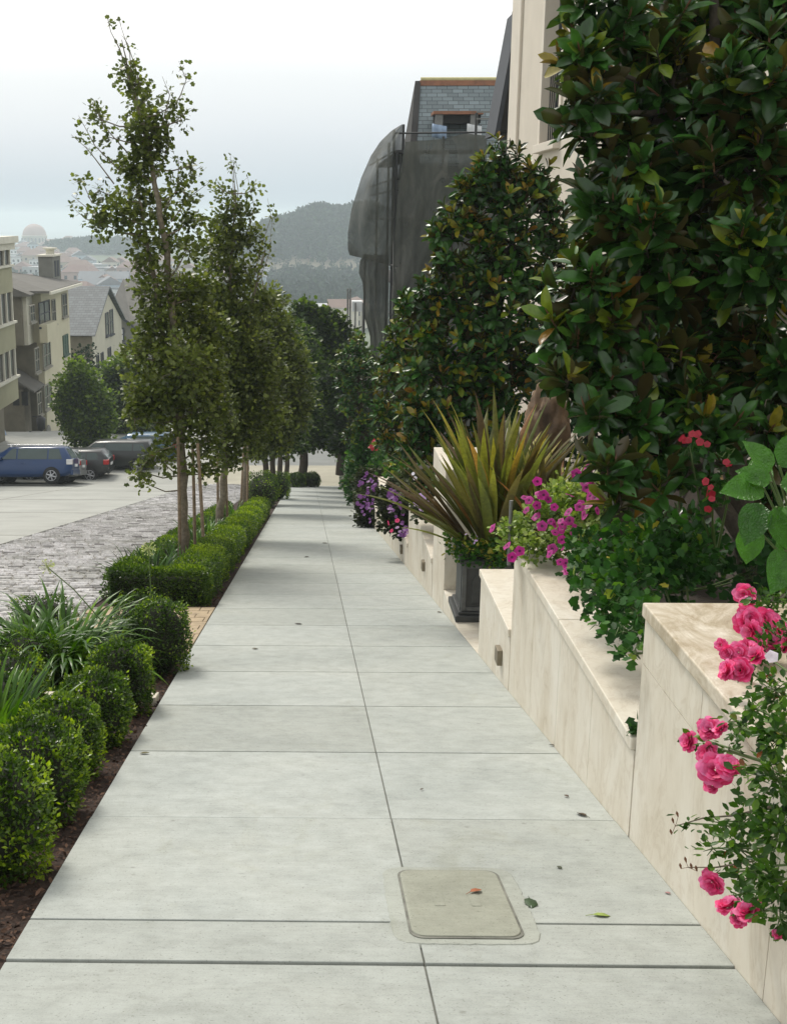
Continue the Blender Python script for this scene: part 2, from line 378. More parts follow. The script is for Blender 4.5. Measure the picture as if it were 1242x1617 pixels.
MAT['purple'] = petal('purple_petal', [(0, (.10, .03, .16)), (.5, (.20, .07, .28)), (1, (.32, .06, .20))])
MAT['lilac'] = petal('lilac_petal', [(0, (.45, .25, .60)), (1, (.75, .6, .85))])
MAT['white'] = petal('white_petal', [(0, (.75, .72, .82)), (1, (.85, .82, .9))])
MAT['bark'] = plain('grey_bark', (.20, .17, .125), .9, .35, 22, bmp=.8, bs=50)
MAT['darkbark'] = plain('dark_bark', (.06, .048, .034), .9, .4, 22, bmp=.8, bs=50)
MAT['twig'] = plain('thin_twig', (.11, .085, .055), .85)
MAT['stake'] = plain('weathered_stake', (.24, .18, .12), .85, .3, 20)
MAT['stucco'] = plain('cream_stucco', (.60, .54, .45), .85, .05, 1.5, bmp=.1, bs=80)
MAT['stuccotrim'] = plain('cream_trim', (.64, .58, .49), .8, .05, 2)
MAT['glassd'] = plain('dark_glass', (.02, .022, .025), .12, .3, 2)
MAT['iron'] = plain('black_iron', (.02, .02, .02), .5)
MAT['lead'] = plain('lead_planter', (.035, .038, .038), .5, .35, 9, bmp=.15)
MAT['leadtrim'] = plain('pale_lead_edge', (.085, .09, .088), .5, .35, 9)
MAT['rock'] = plain('rough_rock', (.13, .085, .05), .9, .6, 5, bmp=1.0, bs=12)
MAT['rubble'] = plain('rubble_wall', (.22, .22, .17), .9, .45, 4, bmp=1.0, bs=9)
MAT['steel'] = plain('galvanised_steel', (.20, .20, .19), .6, .2, 5, metal=.5)
MAT['bronze'] = plain('bronze_light', (.20, .17, .12), .5, .2, 8, metal=.3)
# slate with courses
def courses(name, c, rough=.7, sx=3.0, sz=3.0):
    m, t, b = new_mat(name)
    br = t.nodes.new('ShaderNodeTexBrick'); br.inputs['Scale'].default_value = 1
    br.inputs['Brick Width'].default_value = .42; br.inputs['Row Height'].default_value = .16; br.inputs['Mortar Size'].default_value = .012
    br.inputs['Color1'].default_value = (*[x*.75 for x in c], 1); br.inputs['Color2'].default_value = (*[x*1.2 for x in c], 1); br.inputs['Mortar'].default_value = (*[x*.3 for x in c], 1)
    g = t.nodes.new('ShaderNodeNewGeometry'); s = t.nodes.new('ShaderNodeSeparateXYZ'); cb = t.nodes.new('ShaderNodeCombineXYZ')
    t.links.new(g.outputs['Position'], s.inputs[0]); t.links.new(s.outputs['X'], cb.inputs['X']); t.links.new(s.outputs['Z'], cb.inputs['Y'])
    t.links.new(cb.outputs[0], br.inputs['Vector']); t.links.new(br.outputs['Color'], b.inputs['Base Color'])
    b.inputs['Roughness'].default_value = rough
    return m
MAT['slate'] = courses('slate_roof', (.17, .21, .22))
MAT['copper'] = plain('copper_ridge', (.26, .11, .055), .5, .3, 3)
MAT['ridge'] = plain('pale_ridge', (.45, .42, .2), .7)
MAT['darkwall'] = plain('dark_timber_and_shade', (.028, .026, .024), .8, .3, 3)
MAT['greywall'] = plain('scaffolded_wall', (.12, .12, .105), .9, .2, 2)
m, t, b = new_mat('debris_netting')
n1 = noise(t, 1.0, 6, wpos(t, (2, 2, .8)), .65, .8)
t.links.new(ramp(t, [(.3, (.05, .055, .046)), (.5, (.085, .09, .076)), (.7, (.15, .15, .125))], n1), b.inputs['Base Color']); b.inputs['Roughness'].default_value = .9
tp = t.nodes.new('ShaderNodeBsdfTransparent'); trl = t.nodes.new('ShaderNodeBsdfTranslucent'); trl.inputs['Color'].default_value = (.05, .052, .045, 1)
ms0 = t.nodes.new('ShaderNodeMixShader'); ms0.inputs[0].default_value = .3
t.links.new(b.outputs[0], ms0.inputs[1]); t.links.new(trl.outputs[0], ms0.inputs[2])
ms = t.nodes.new('ShaderNodeMixShader')
t.links.new(ramp(t, [(.35, (.05, .05, .05)), (.7, (.24, .24, .24))], noise(t, .5, 2, wpos(t))), ms.inputs[0])
t.links.new(ms0.outputs[0], ms.inputs[1]); t.links.new(tp.outputs[0], ms.inputs[2]); t.links.new(ms.outputs[0], t.nodes['Material Output'].inputs['Surface'])
MAT['net'] = m
MAT['olive'] = plain('olive_stucco', (.33, .32, .21), .85, .08, .8)
MAT['creamy'] = plain('warm_stucco', (.50, .47, .34), .85, .08, .6)
MAT['creamy2'] = plain('pale_stucco', (.48, .46, .37), .85, .08, .6)
MAT['brownwall'] = plain('brown_shingle_and_shade', (.17, .155, .115), .9, .15, 2)
MAT['greyhouse'] = plain('grey_shingle', (.18, .18, .155), .9, .12, 2)
MAT['roofbrown'] = plain('brown_roof', (.125, .12, .105), .9, .15, 1.2)
MAT['roofslate'] = courses('dark_slate', (.085, .10, .105))
MAT['trimw'] = plain('pale_trim', (.62, .60, .50), .7, .08, 2)
MAT['shutter'] = plain('green_shutter', (.03, .075, .05), .6)
MAT['greyframe'] = plain('grey_window_frame', (.22, .21, .17), .7, .1, 2)
MAT['trimdark'] = plain('dark_trim', (.035, .04, .05), .7)
MAT['tyre'] = plain('tyre', (.015, .015, .015), .85)
MAT['rim'] = plain('alloy', (.42, .43, .45), .35, .05, 5, metal=.7)
MAT['carglass'] = plain('car_glass', (.05, .075, .07), .1, .1, 2, spec=.5)
MAT['redlight'] = plain('tail_light', (.45, .02, .02), .25)
MAT['clearlight'] = plain('clear_light', (.62, .62, .62), .2)
MAT['chrome'] = plain('bright_metal', (.6, .6, .6), .25, .05, 5, metal=.8)
MAT['plasticb'] = plain('blue_plastic', (.28, .38, .52), .5)
for k, c in dict(white=(.66, .68, .68), cream=(.60, .56, .46), blue=(.42, .50, .56), rose=(.42, .30, .26), grey=(.40, .42, .42), tan=(.42, .36, .27)).items():
    MAT['far_'+k] = plain('far_'+k, c, .9, .06, .1)
for k, c in dict(grey=(.20, .21, .22), brown=(.22, .15, .12), light=(.42, .43, .43), red=(.20, .13, .11)).items():
    MAT['farroof_'+k] = plain('farroof_'+k, c, .9, .1, .2)

# ================================================================== SETTING
# terrain: one sheet to the horizon
ys = [-40, -20, 0, 20, 52.7, 60, 71.1, 85, 98, 110, 150, 200, 260, 300] + list(range(330, 1000, 22)) + [1000, 1030, 1060, 1090, 1120, 1150, 1180, 1220, 1300, 1650, 2000, 2600, 3200, 4500, 7000]
xs = [-3000, -2000, -1200, -800, -500] + list(range(-400, 401, 22)) + [500, 800, 1200, 2000, 3000]
def hillz(x, y):
    y /= K
    h = 36*math.exp(-(abs(x-28)/82)**4)*math.exp(-((y-720)/95)**2)*(1+.05*math.sin(x*.06)+.04*math.sin(x*.17+1))
    h += 7*math.exp(-((x+190)/70)**2)*math.exp(-((y-900)/60)**2)
    return h
def terr(x, y): return gr(y) - .12 + (hillz(x, y) if y > 330 else 0)
mb = MB()
vs = [(x, y, terr(x, y)) for y in ys for x in xs]; n = len(xs)
mb.add(vs, [(j*n+i, j*n+i+1, (j+1)*n+i+1, (j+1)*n+i) for j in range(len(ys)-1) for i in range(n-1)], 0, True)
prop(mb.build('ground', MAT['earth']), kind='structure')

# pavement: real slabs with open joints on a dirt bed
XL, XR = -.93, 1.3
jy = [-1.0, -.08, .83, 1.74, 2.645, 2.905, 3.81, 4.715, 5.62, 6.525, 7.43, 8.335, 9.24, 10.145, 11.05, 11.955, 12.86, 13.765, 14.67, 16.5, 18.3, 20.1, 21.9, 23.7, 25.5, 27.3, 29.1, 30.9, 32.7, 34.5, 36.3, 38.1, 39.9, 41.6]
def midx(y): return .365 - .0035*y
CVX0, CVX1, CVY0, CVY1 = .335, .69, 2.80, 3.285
mb = MBK(); gap = .005
def slab(x0, x1, y0, y1, rise=0):
    """x0 and x1 are functions of y"""
    g0 = gap*.5; gy = .0042+.00022*y0; ya, yb = y0+gy, y1-gy
    def xx(f, y, s_): x = f(y); return x + (0 if x in (XL, XR) else s_*g0)
    q = [(xx(x0, ya, 1), ya), (xx(x1, ya, -1), ya), (xx(x1, yb, -1), yb), (xx(x0, yb, 1), yb)]
    mb.add([(x, y, gz(y)-.1) for x, y in q]+[(x, y, gz(y)+rise) for x, y in q], [(0, 3, 2, 1), (4, 5, 6, 7), (0, 1, 5, 4), (1, 2, 6, 5), (2, 3, 7, 6), (3, 0, 4, 7)])
for a, b_ in zip(jy[:-1], jy[1:]):
    r = 0
    if a == 2.645: r = .004; a += .003
    if a == 2.905: r = .004
    slab(lambda y: XL, midx, a, b_, r); slab(midx, lambda y: XR, a, b_, r*.8)
sw = mb.build('sidewalk', MAT['concrete'], bevel=.004); prop(sw, kind='structure')
mb = MBK(); mb.sbox(XL, XR, -1.2, 41.6, lambda y: gz(y)-.2, lambda y: gz(y)-.010); prop(mb.build('pavement_joint_bed', MAT['slabgap']), kind='structure')
# irregular mortar patch round the utility cover
n_ = 88; pc = ((CVX0+CVX1)/2, (CVY0+CVY1)/2); hx, hy = (CVX1-CVX0)/2+.062, (CVY1-CVY0)/2+.038
pp_ = []
for k in range(n_):
    a = 2*math.pi*k/n_; q = (abs(math.cos(a))**8+abs(math.sin(a))**8)**(-1/8); pp_.append((pc[0]+math.cos(a)*q*hx+random.uniform(-.003, .003), pc[1]+math.sin(a)*q*hy+random.uniform(-.003, .003)))
mb = MBK(); mb.add([(pc[0]+(x-pc[0])*1.035, pc[1]+(y-pc[1])*1.035, gz(y)-.004) for x, y in pp_]+[(x, y, gz(y)+.0066) for x, y in pp_], [tuple(range(n_))[::-1], tuple(range(n_, 2*n_))]+[(i, (i+1) % n_, n_+(i+1) % n_, n_+i) for i in range(n_)])
prop(mb.build('pavement_patch', MAT['concrete2']), kind='structure')
# utility cover
uc = thing('utility_cover', 'rectangular concrete utility cover with rounded corners set flush in the sidewalk', 'utility cover', ((CVX0+CVX1)/2, (CVY0+CVY1)/2*K, gz((CVY0+CVY1)/2)))
def rrect(x0, x1, y0, y1, r, k=6):
    P = []
    for cx, cy, a0 in ((x1-r, y0+r, -90), (x1-r, y1-r, 0), (x0+r, y1-r, 90), (x0+r, y0+r, 180)):
        P += [(cx+r*math.cos(rad(a0+90*i/k)), cy+r*math.sin(rad(a0+90*i/k))) for i in range(k+1)]
    return P
def rslab(poly, dz0, dz1):
    n = len(poly); m_ = MBK()
    m_.add([(x, y, gz(y)+dz0) for x, y in poly]+[(x, y, gz(y)+dz1) for x, y in poly], [tuple(range(n))[::-1], tuple(range(n, 2*n))]+[(i, (i+1) % n, n+(i+1) % n, n+i) for i in range(n)])
    return m_
rslab(rrect(CVX0, CVX1, CVY0, CVY1, .045), -.03, .0145).build('cover_lid', MAT['cover'], uc, bevel=.004)
rslab(rrect(CVX0-.008, CVX1+.008, CVY0-.008, CVY1+.008, .045), -.05, .010).build('cover_frame', MAT['slabgap'], uc)
for x in (.45, .575):
    rslab(rrect(x-.018, x+.018, 3.0, 3.1, .006),   .01, .0165).build('lifting_slot', MAT['cover'], uc, bevel=.001)

# planting strip
mb = MBK(); mb.sbox(-2.2, XL-.004, -1.2, 6.9, lambda y: gz(y)-.11, lambda y: gz(y)-.035); mb.sbox(-2.2, XL-.004, 9.35, 41, lambda y: gz(y)-.11, lambda y: gz(y)-.035)
prop(mb.build('planting_bed', MAT['mulch']), kind='structure')
# bark chips
N = 9000; yy = rs.random(N)**1.5*9.5+1.4; xx = XL-rs.random(N)*.5; keep = (yy < 6.9)|(yy > 9.35); yy, xx = yy[keep], xx[keep]; N = len(yy)
yy = yy*K; P_ = np.stack([xx-.01, yy, -SL*yy-.033+rs.random(N)*.02], 1)
fo = foliage('bark_chips', [leafmesh(T_RH, P_, nrm(rs.normal(size=(N, 3))*[1, 1, .3]), nrm(rs.normal(size=(N, 3))*[.5, .5, .2]+[0, 0, 1]), rs.uniform(.012, .035, N), rs.random(N), False)], MAT['chip'])
prop(fo, kind='stuff')
# brick paving between the beds
mb = MBK(); y = 6.93; row = 0
while y < 9.32:
    x = -2.18 + (row % 2)*.1; 
    while x < XL-.02:
        x1 = min(x+.2, XL-.008); mb.sbox(x+.004, x1-.004, y+.004, min(y+.2, 9.33)-.004, lambda q: gz(q)-.05, lambda q, h=random.uniform(-.006, -.001): gz(q)+h); x += .2
    y += .2; row += 1
prop(mb.build('brick_paving', MAT['brick'], bevel=.003), kind='structure')
mb = MBK(); mb.sbox(-2.2, XL-.004, 6.9, 9.35, lambda y: gz(y)-.08, lambda y: gz(y)-.014); prop(mb.build('paving_bed', MAT['slabgap']), kind='structure')

# cobbled gutter strip: individual setts in one surface
CX0, CX1 = -5.1, -2.2
Vs = []; Fs = []; T = []
y = 3.0; row = 0
tv = None
sets = []
while y < 43:
    L = .11 if y < 26 else .2
    x = CX0 + (row % 2)*.09
    while x < CX1-.02:
        wd = random.uniform(.15, .24); x1 = min(x+wd, CX1); sets.append((x, x1, y, y+L, random.uniform(-.012, .012), random.random())); x = x1
    y += L; row += 1
vv = np.zeros((len(sets), 8, 3)); tn = np.zeros(len(sets))
for i, (x0, x1, y0, y1, h, tt) in enumerate(sets):
    g = .007; a = x0+g; b_ = x1-g; c = y0+g; d = y1-g; e = .014; z0 = gz(c)+h; z1 = gz(d)+h
    vv[i] = [(a, c, z0-.05), (b_, c, z0-.05), (b_, d, z1-.05), (a, d, z1-.05), (a+e, c+e, z0+.004), (b_-e, c+e, z0+.004), (b_-e, d-e, z1+.004), (a+e, d-e, z1+.004)]
    tn[i] = tt
vv[:, :, 1] *= K
cob = dict(tv=8, tf=[(4, 5, 6, 7), (0, 1, 5, 4), (1, 2, 6, 5), (2, 3, 7, 6), (3, 0, 4, 7)], V=vv.reshape(-1, 3), N=len(sets), tone=tn, smooth=False)
prop(foliage('cobblestone_strip', [cob], MAT['cobble'], origin=(0, 0, 0)), kind='structure')
mb = MBK(); mb.sbox(CX0, CX1, 3, 43, lambda y: gz(y)-.09, lambda y: gz(y)-.02); prop(mb.build('cobblestone_bed', MAT['cobgap']), kind='structure')
# road
mb = MBK()
for a, b_ in ((-6, 43), (43, 58), (58, 80)): mb.sbox(-40 if a >= 43 else -22, CX0-.01, a, b_, lambda y: gz(min(y, 79.9))-.09, lambda y: gz(min(y, 79.9))-.004)
prop(mb.build('road', MAT['road']), kind='structure')
mb = MBK()
for (x0, x1, y0, y1) in ((-5.09, 30, 43.0, 47.6), ): mb.sbox(x0, x1, y0, y1, lambda y: gz(y)-.09, lambda y: gz(y)+.0)
mb.sbox(XL, XR+.3, 41.6, 43.0, lambda y: gz(y)-.09, lambda y: gz(y)-.002)
prop(mb.build('crossing_apron', MAT['cross']), kind='structure')
mb = MBK(); mb.sbox(-5.09, 30, 47.6, 58, lambda y: gz(y)-.09, lambda y: gz(y)-.006); mb.sbox(-5.09, 30, 58, 80, lambda y: gz(min(y, 79.9))-.09, lambda y: gz(min(y, 79.9))-.006)
prop(mb.build('cross_street', MAT['asphalt']), kind='structure')
# parking line seams of the road
mb = MBK()
for y0 in (11, 17.2, 23.4, 29.6, 35.8): mb.sbox(-13, CX0-.05, y0, y0+.03, lambda y: gz(y)-.01, lambda y: gz(y)+.001)
mb.sbox(-9.6, -9.57, 3, 42, lambda y: gz(y)-.01, lambda y: gz(y)+.001)
prop(mb.build('road_seams', MAT['cobgap']), kind='structure')

# ================================================================== TRAVERTINE WALLS (right)
XW = 1.3
def stone_wall(y0, y1, top, label, capw=.42, panel=.78, courses_=1, dirty=False, light=None, base_back=.35):
    t_ = thing('stone_wall', label, 'retaining wall', (XW, (y0+y1)/2*K, gz((y0+y1)/2)), 'travertine walls along the sidewalk')
    # facing panels with fine open joints
    m_ = MBK(); n = max(1, round((y1-y0)/panel)); gp = .0018
    lv = [None, top-.055]
    if courses_ == 2: lv = [None, top-.055-.19, top-.055]
    for c_ in range(len(lv)-1):
        off = 0 if c_ == 0 else .5
        edges = [y0] + [y0+(y1-y0)*(i+off)/n for i in range(0 if off else 1, n)] + [y1]
        for a, b_ in zip(edges[:-1], edges[1:]):
            if lv[c_] is None: m_.sbox(XW, XW+.03, a+gp, b_-gp, lambda y: gz(y)-.06, lambda y, q=lv[c_+1]: q-gp)
            else: m_.box(XW, XW+.03, a+gp, b_-gp, lv[c_]+gp, lv[c_+1]-gp)
    m_.build('facing', MAT['trav'], t_, bevel=.0015)
    m_ = MBK(); m_.sbox(XW+.028, XW+base_back, y0+.002, y1-.002, lambda y: gz(y)-.08, lambda y: top-.056); m_.build('wall_core', MAT['grout'], t_)
    m_ = MBK(); k = max(1, round((y1-y0)/1.0)); 
    for i in range(k):
        a = y0+(y1-y0)*i/k; b_ = y0+(y1-y0)*(i+1)/k
        m_.box(XW-.016, XW+capw, a+.0015, b_-.0015, top-.055, top)
    m_.build('coping', MAT['travdirty'] if dirty else MAT['trav'], t_, bevel=.006)
    # end faces towards the camera and away
    m_ = MBK(); m_.sbox(XW+.032, XW+capw-.01, y1-.004, y1+.012, lambda y: gz(y)-.06, lambda y: top-.057); 
    m_.build('end_panel', MAT['trav'], t_)
    for (ly, lz) in (light or []):
        l_ = MBK(); l_.box(XW-.035, XW+.002, ly-.05, ly+.05, lz-.055, lz+.055); l_.build('wall_light', MAT['bronze'], t_, bevel=.006)
    return t_
TOPA, TOPB, TOPC = .15, -.425, -1.0
stone_wall(-1.0, 3.63, TOPA, 'nearest and tallest stretch of travertine wall, its coping stained brown, under the rose bush', .58, 1.15, 2, True)
stone_wall(3.642, 6.02, TOPB, 'long low travertine wall with a pale level coping under the trailing green foliage', .38, .62)
stone_wall(6.032, 7.16, TOPC, 'short travertine wall end beside the entry step, lower than its neighbour, with a small square light', .42, .6, light=[(6.3, -1.3)])
stone_wall(10.035, 12.56, -1.93, 'travertine wall beyond the square pier, with lilac blooms on top and a small light', .4, .8, light=[(10.7, -2.25)])
stone_wall(12.57, 15.0, -2.62, 'travertine wall with dark magenta flowers hanging over it, second beyond the pier', .4, .8, light=[(13.3, -2.95)])
stone_wall(15.01, 18.2, -3.2, 'travertine wall between the two hanging flower masses, third beyond the pier', .4, .8)
stone_wall(18.21, 22.3, -4.0, 'far travertine wall hidden under the tall purple hanging plant', .4, .9)
stone_wall(22.31, 27.3, -5.0, 'farthest pale travertine wall step before the rough grey wall', .4, .9)
# pier
pr = thing('stone_pier', 'square travertine pier with a flat cap, standing behind the planter box', 'pier', (1.55, 9.58*K, gz(9.58)), None)
m_ = MBK(); m_.sbox(XW, XW+.54, 9.13, 10.0, lambda y: gz(y)-.06, lambda y: -.95); m_.build('shaft', MAT['trav'], pr, bevel=.004)
m_ = MBK(); m_.box(XW-.02, XW+.58, 9.10, 10.03, -.948, -.73); m_.build('cap', MAT['trav'], pr, bevel=.006)
# rough wall beyond
m_ = MBK(); m_.sbox(XW-.05, XW+.4, 27.32, 41.3, lambda y: gz(y)-.1, lambda y: gz(y)+1.05); rw = m_.build('rough_stone_wall', MAT['rubble'], origin=(XW, 34*K, gz(34))); prop(rw, 'rough grey stone wall at the far end of the sidewalk under dark trees', 'wall')
# entry step
es = MBK(); es.sbox(XW+.002, XW+2.2, 7.175, 9.12, lambda y: -2.6, lambda y: gz(y)*.0-1.93); es.sbox(XW+.002, XW+.5, 7.175, 8.2, lambda y: -2.6, lambda y: max(-1.93, gz(y)+.0)+.001); es.box(XW+.62, XW+2.2, 7.175, 8.1, -1.929, -1.72); o = es.build('entry_step', MAT['trav'], origin=(XW+.8, 8*K, -2.0), bevel=.004)
prop(o, 'pale stone entry landing and step between the low wall end and the planter box', 'step')
# garden soil behind the walls (stepped terraces)
mb = MBK()
for (y0, y1, zt) in ((-2, 3.63, .04), (3.63, 6.02, -.52), (6.02, 7.16, -1.1), (9.14, 10.03, -1.1), (10.03, 12.56, -2.0), (12.56, 15, -2.7), (15, 18.2, -3.28), (18.2, 22.3, -4.1), (22.3, 27.3, -5.1), (27.3, 42, -7.5)):
    x0 = XW + (.56 if y0 < 3 else .34)
    mb.box(x0, 4.9, y0, y1-.002, zt-4, zt)
mb.box(3.5, 4.9, 7.16, 9.14, -5, -1.1)
prop(mb.build('garden_soil', MAT['soil']), kind='structure')

# planter box
px0 = 1.36; py0 = 10.28; pz = -1.93; pw = .47
pl = thing('planter_box', 'square dark lead planter with panelled sides holding the spiky plant', 'planter', (px0+pw/2, py0+pw/2, pz))
m_ = MB(); m_.box(px0-.06, px0+pw+.06, py0-.06, py0+pw+.06, pz+.002, pz+.06); m_.box(px0-.03, px0+pw+.03, py0-.03, py0+pw+.03, pz+.06, pz+.09); m_.build('plinth', MAT['lead'], pl, bevel=.008)
m_ = MB(); m_.box(px0, px0+pw, py0, py0+pw, pz+.09, pz+.53); m_.build('box_body', MAT['lead'], pl, bevel=.01)
for (a, b_) in ((px0-.006, px0+.035), (px0+pw-.035, px0+pw+.006)): m_ = MB(); m_.box(a, b_, py0-.015, py0+.012, pz+.092, pz+.528); m_.build('corner_strip', MAT['leadtrim'], pl, bevel=.004)
for (a, b_) in ((pz+.092, pz+.13), (pz+.49, pz+.528)): m_ = MB(); m_.box(px0+.036, px0+pw-.036, py0-.012, py0+.002, a, b_); m_.build('rail_moulding', MAT['leadtrim'], pl, bevel=.003)
m_ = MB(); x0, x1, z0, z1 = px0+.085, px0+pw-.085, pz+.16, pz+.45; m_.prism([(x0, z0), (x1, z0), (x1, z1-.07), (x1-.05, z1), (x0+.05, z1), (x0, z1-.07)], 'y', py0-.012, py0+.002); m_.build('raised_panel', MAT['lead'], pl, bevel=.004)
m_ = MB(); m_.box(px0-.012, px0+.002, py0+.04, py0+.08, pz+.092, pz+.528); m_.build('corner_strip', MAT['leadtrim'], pl, bevel=.004)
m_ = MB(); m_.box(px0-.03, px0+pw+.03, py0-.03, py0+pw+.03, pz+.53, pz+.57); m_.build('rim', MAT['lead'], pl, bevel=.008)
m_ = MB(); m_.box(px0+.02, px0+pw-.02, py0+.02, py0+pw-.02, pz+.57, pz+.58); m_.build('potting_soil', MAT['soil'], pl)

# ================================================================== RIGHT-HAND HOUSES
ch = thing('cream_house', 'tall cream stucco house with a dark tall window behind the magnolias', 'house', (7, 14*K, gz(14)))
m_ = MBK()
XF = 4.5
# facade as strips around one window opening
WY0, WY1, WZ0, WZ1 = 18.75, 20.2, 2.95, 6.6
m_.box(XF, 12, 4, WY0, -6, 11); m_.box(XF, 12, WY1, 23.3, -6, 11); m_.box(XF, 12, WY0, WY1, -6, WZ0); m_.box(XF, 12, WY0, WY1, WZ1, 11); m_.box(XF+.5, 12, WY0, WY1, WZ0, WZ1)
m_.build('wall', MAT['stucco'], ch)
m_ = MBK(); m_.box(XF-.06, XF-.002, 22.4, 23.34, -6, 11); m_.box(XF-.04, XF-.002, 16.5, 17.1, -6, 11); m_.build('pilaster', MAT['stuccotrim'], ch, bevel=.01)
m_ = MBK(); m_.box(XF-.05, XF-.002, 17.1, 22.4, 1.2, 1.45); m_.box(XF-.03, XF-.002, 17.6, 18.3, -.6, 1.0); m_.build('string_course', MAT['stuccotrim'], ch, bevel=.01)
wn = MBK(); wn.box(XF+.28, XF+.3, WY0, WY1, WZ0, WZ1); wn = wn.build('window', MAT['glassd'], ch)
m_ = MBK(); m_.box(XF-.13, XF+.27, WY0-.12, WY1+.12, WZ0-.16, WZ0-.001); m_.build('window_sill', MAT['stuccotrim'], wn, bevel=.01)
m_ = MBK(); m_.box(XF-.035, XF-.002, WY1+.001, WY1+.16, WZ0, WZ1); m_.box(XF-.035, XF-.002, WY0-.16, WY0-.001, WZ0, WZ1); m_.build('window_surround', MAT['stuccotrim'], wn)
m_ = MBK()
for i in range(9): yb = WY0+.08+i*.16; m_.tube([(XF+.12, yb, WZ0), (XF+.12, yb, WZ0+1.3)], .012, 5)
m_.box(XF+.10, XF+.14, WY0, WY1, WZ0+1.28, WZ0+1.33); m_.build('window_railing', MAT['iron'], wn)
m_ = MBK(); m_.box(XF+.24, XF+.279, (WY0+WY1)/2-.03, (WY0+WY1)/2+.03, WZ0, WZ1); m_.box(XF+.24, XF+.279, WY0, WY0+.07, WZ0, WZ1); m_.box(XF+.24, XF+.279, WY1-.07, WY1, WZ0, WZ1); m_.build('window_frame', MAT['trimdark'], wn)

# dark steep roofed wing beyond it
dh = thing('dark_roofed_house', 'dark house wing with a very steep roof right behind the cream house', 'house', (6, 25*K, gz(25)))
a0 = atY(772, 212, 26.2); a1 = atY(806, 28, 26.2)
m_ = MBK(); m_.prism([(a0[0], a0[2]), (9, a0[2]), (9, a1[2]+2.2), (a1[0]+.45, a1[2]+2.2), (a1[0], a1[2])], 'y', 25.0, 26.2); m_.build('roof', MAT['darkwall'], dh)
m_ = MBK(); m_.prism([(a0[0]-.09, a0[2]-.1), (a0[0]+.02, a0[2]-.1), (a1[0]+.03, a1[2]), (a1[0]-.07, a1[2])], 'y', 24.9, 26.3); m_.build('bargeboard', MAT['trimdark'], dh)
m_ = MBK(); m_.box(a0[0]+.25, 9, 23.6, 26.1, -9, a0[2]-.001); m_.build('wall', MAT['darkwall'], dh)

# scaffolded house
sh = thing('scaffolded_house', 'slate roofed house under repair wrapped in scaffolding down the street', 'house', (7, 45*K, gz(45)))
rz1 = atY(660, 128, 42)[2]; rx0 = atY(664, 130, 42)[0]; rz0 = atY(650, 232, 40)[2]; rx1 = rx0+6.5
m_ = MBK()
xe = atY(657, 232, 40)[0]
m_.add([(xe, 40, rz0-.6), (rx1, 40, rz0-.6), (rx1, 42, rz1), (rx0, 42, rz1), (rx0, 44.5, rz0-.6), (rx1, 44.5, rz0-.6)], [(0, 1, 2, 3), (3, 2, 5, 4)])
m_.add([(xe, 40, rz0-.7), (rx1, 40, rz0-.7), (rx1, 42, rz1-.1), (rx0, 42, rz1-.1), (rx0, 44.5, rz0-.7), (rx1, 44.5, rz0-.7)], [(3, 2, 1, 0), (4, 5, 2, 3)])
m_.build('roof', MAT['slate'], sh)
m_ = MBK(); m_.add([(xe-.28, 39.9, rz0-.8), (xe-.02, 39.9, rz0-.8), (rx0-.02, 41.9, rz1-.02), (rx0-.22, 41.9, rz1-.02), (xe-.3, 44.5, rz0-1.0), (rx0+.1, 44.5, rz0-1.0)], [(0, 1, 2, 3), (0, 3, 4), (3, 2, 5, 4)]); m_.build('bargeboard', MAT['darkwall'], sh, sol=.06)  # dark colour holds the shadow on the street-side gable
m_ = MBK(); m_.box(rx0-.05, rx1, 41.86, 42.12, rz1-.18, rz1+.02); m_.build('copper_flashing', MAT['copper'], sh)
m_ = MBK(); m_.tube([(rx0, 42, rz1+.06), (rx1, 42, rz1+.06)], .10, 8); m_.build('ridge_cap', MAT['ridge'], sh)
m_ = MBK(); m_.box(xe+.1, rx1, 40.2, 52, -12, rz0-.72); m_.build('wall', MAT['greywall'], sh)
# shed dormer opening on the roof slope
d0 = atY(683, 176, 40.3); d1 = atY(760, 206, 40.3)
m_ = MBK(); m_.box(d0[0], d1[0], 40.0, 40.9, d0[2]-.12, d0[2]); m_.build('dormer_board', MAT['copper'], sh)
m_ = MBK(); m_.box(d0[0]+.1, d1[0]-.05, 40.3, 41, d0[2]-.42, d0[2]-.121); m_.build('dormer_opening', MAT['darkwall'], sh)
for px in (693, 748):
    q = atY(px, 190, 40.1); m_ = MBK(); m_.box(q[0]-.14, q[0]+.14, 40.05, 40.25, q[2]-.55, q[2]+.25); m_.build('dormer_post', MAT['steel'], sh)
    m_ = MBK(); m_.grid(lambda u, v: (q[0]-.28+.56*u, 39.98-.05*math.sin(u*14), q[2]-.12-.5*v-.1*u), 8, 3); m_.build('plastic_wrap', MAT['plasticb'] if px < 700 else MAT['far_white'], sh, sol=.01)

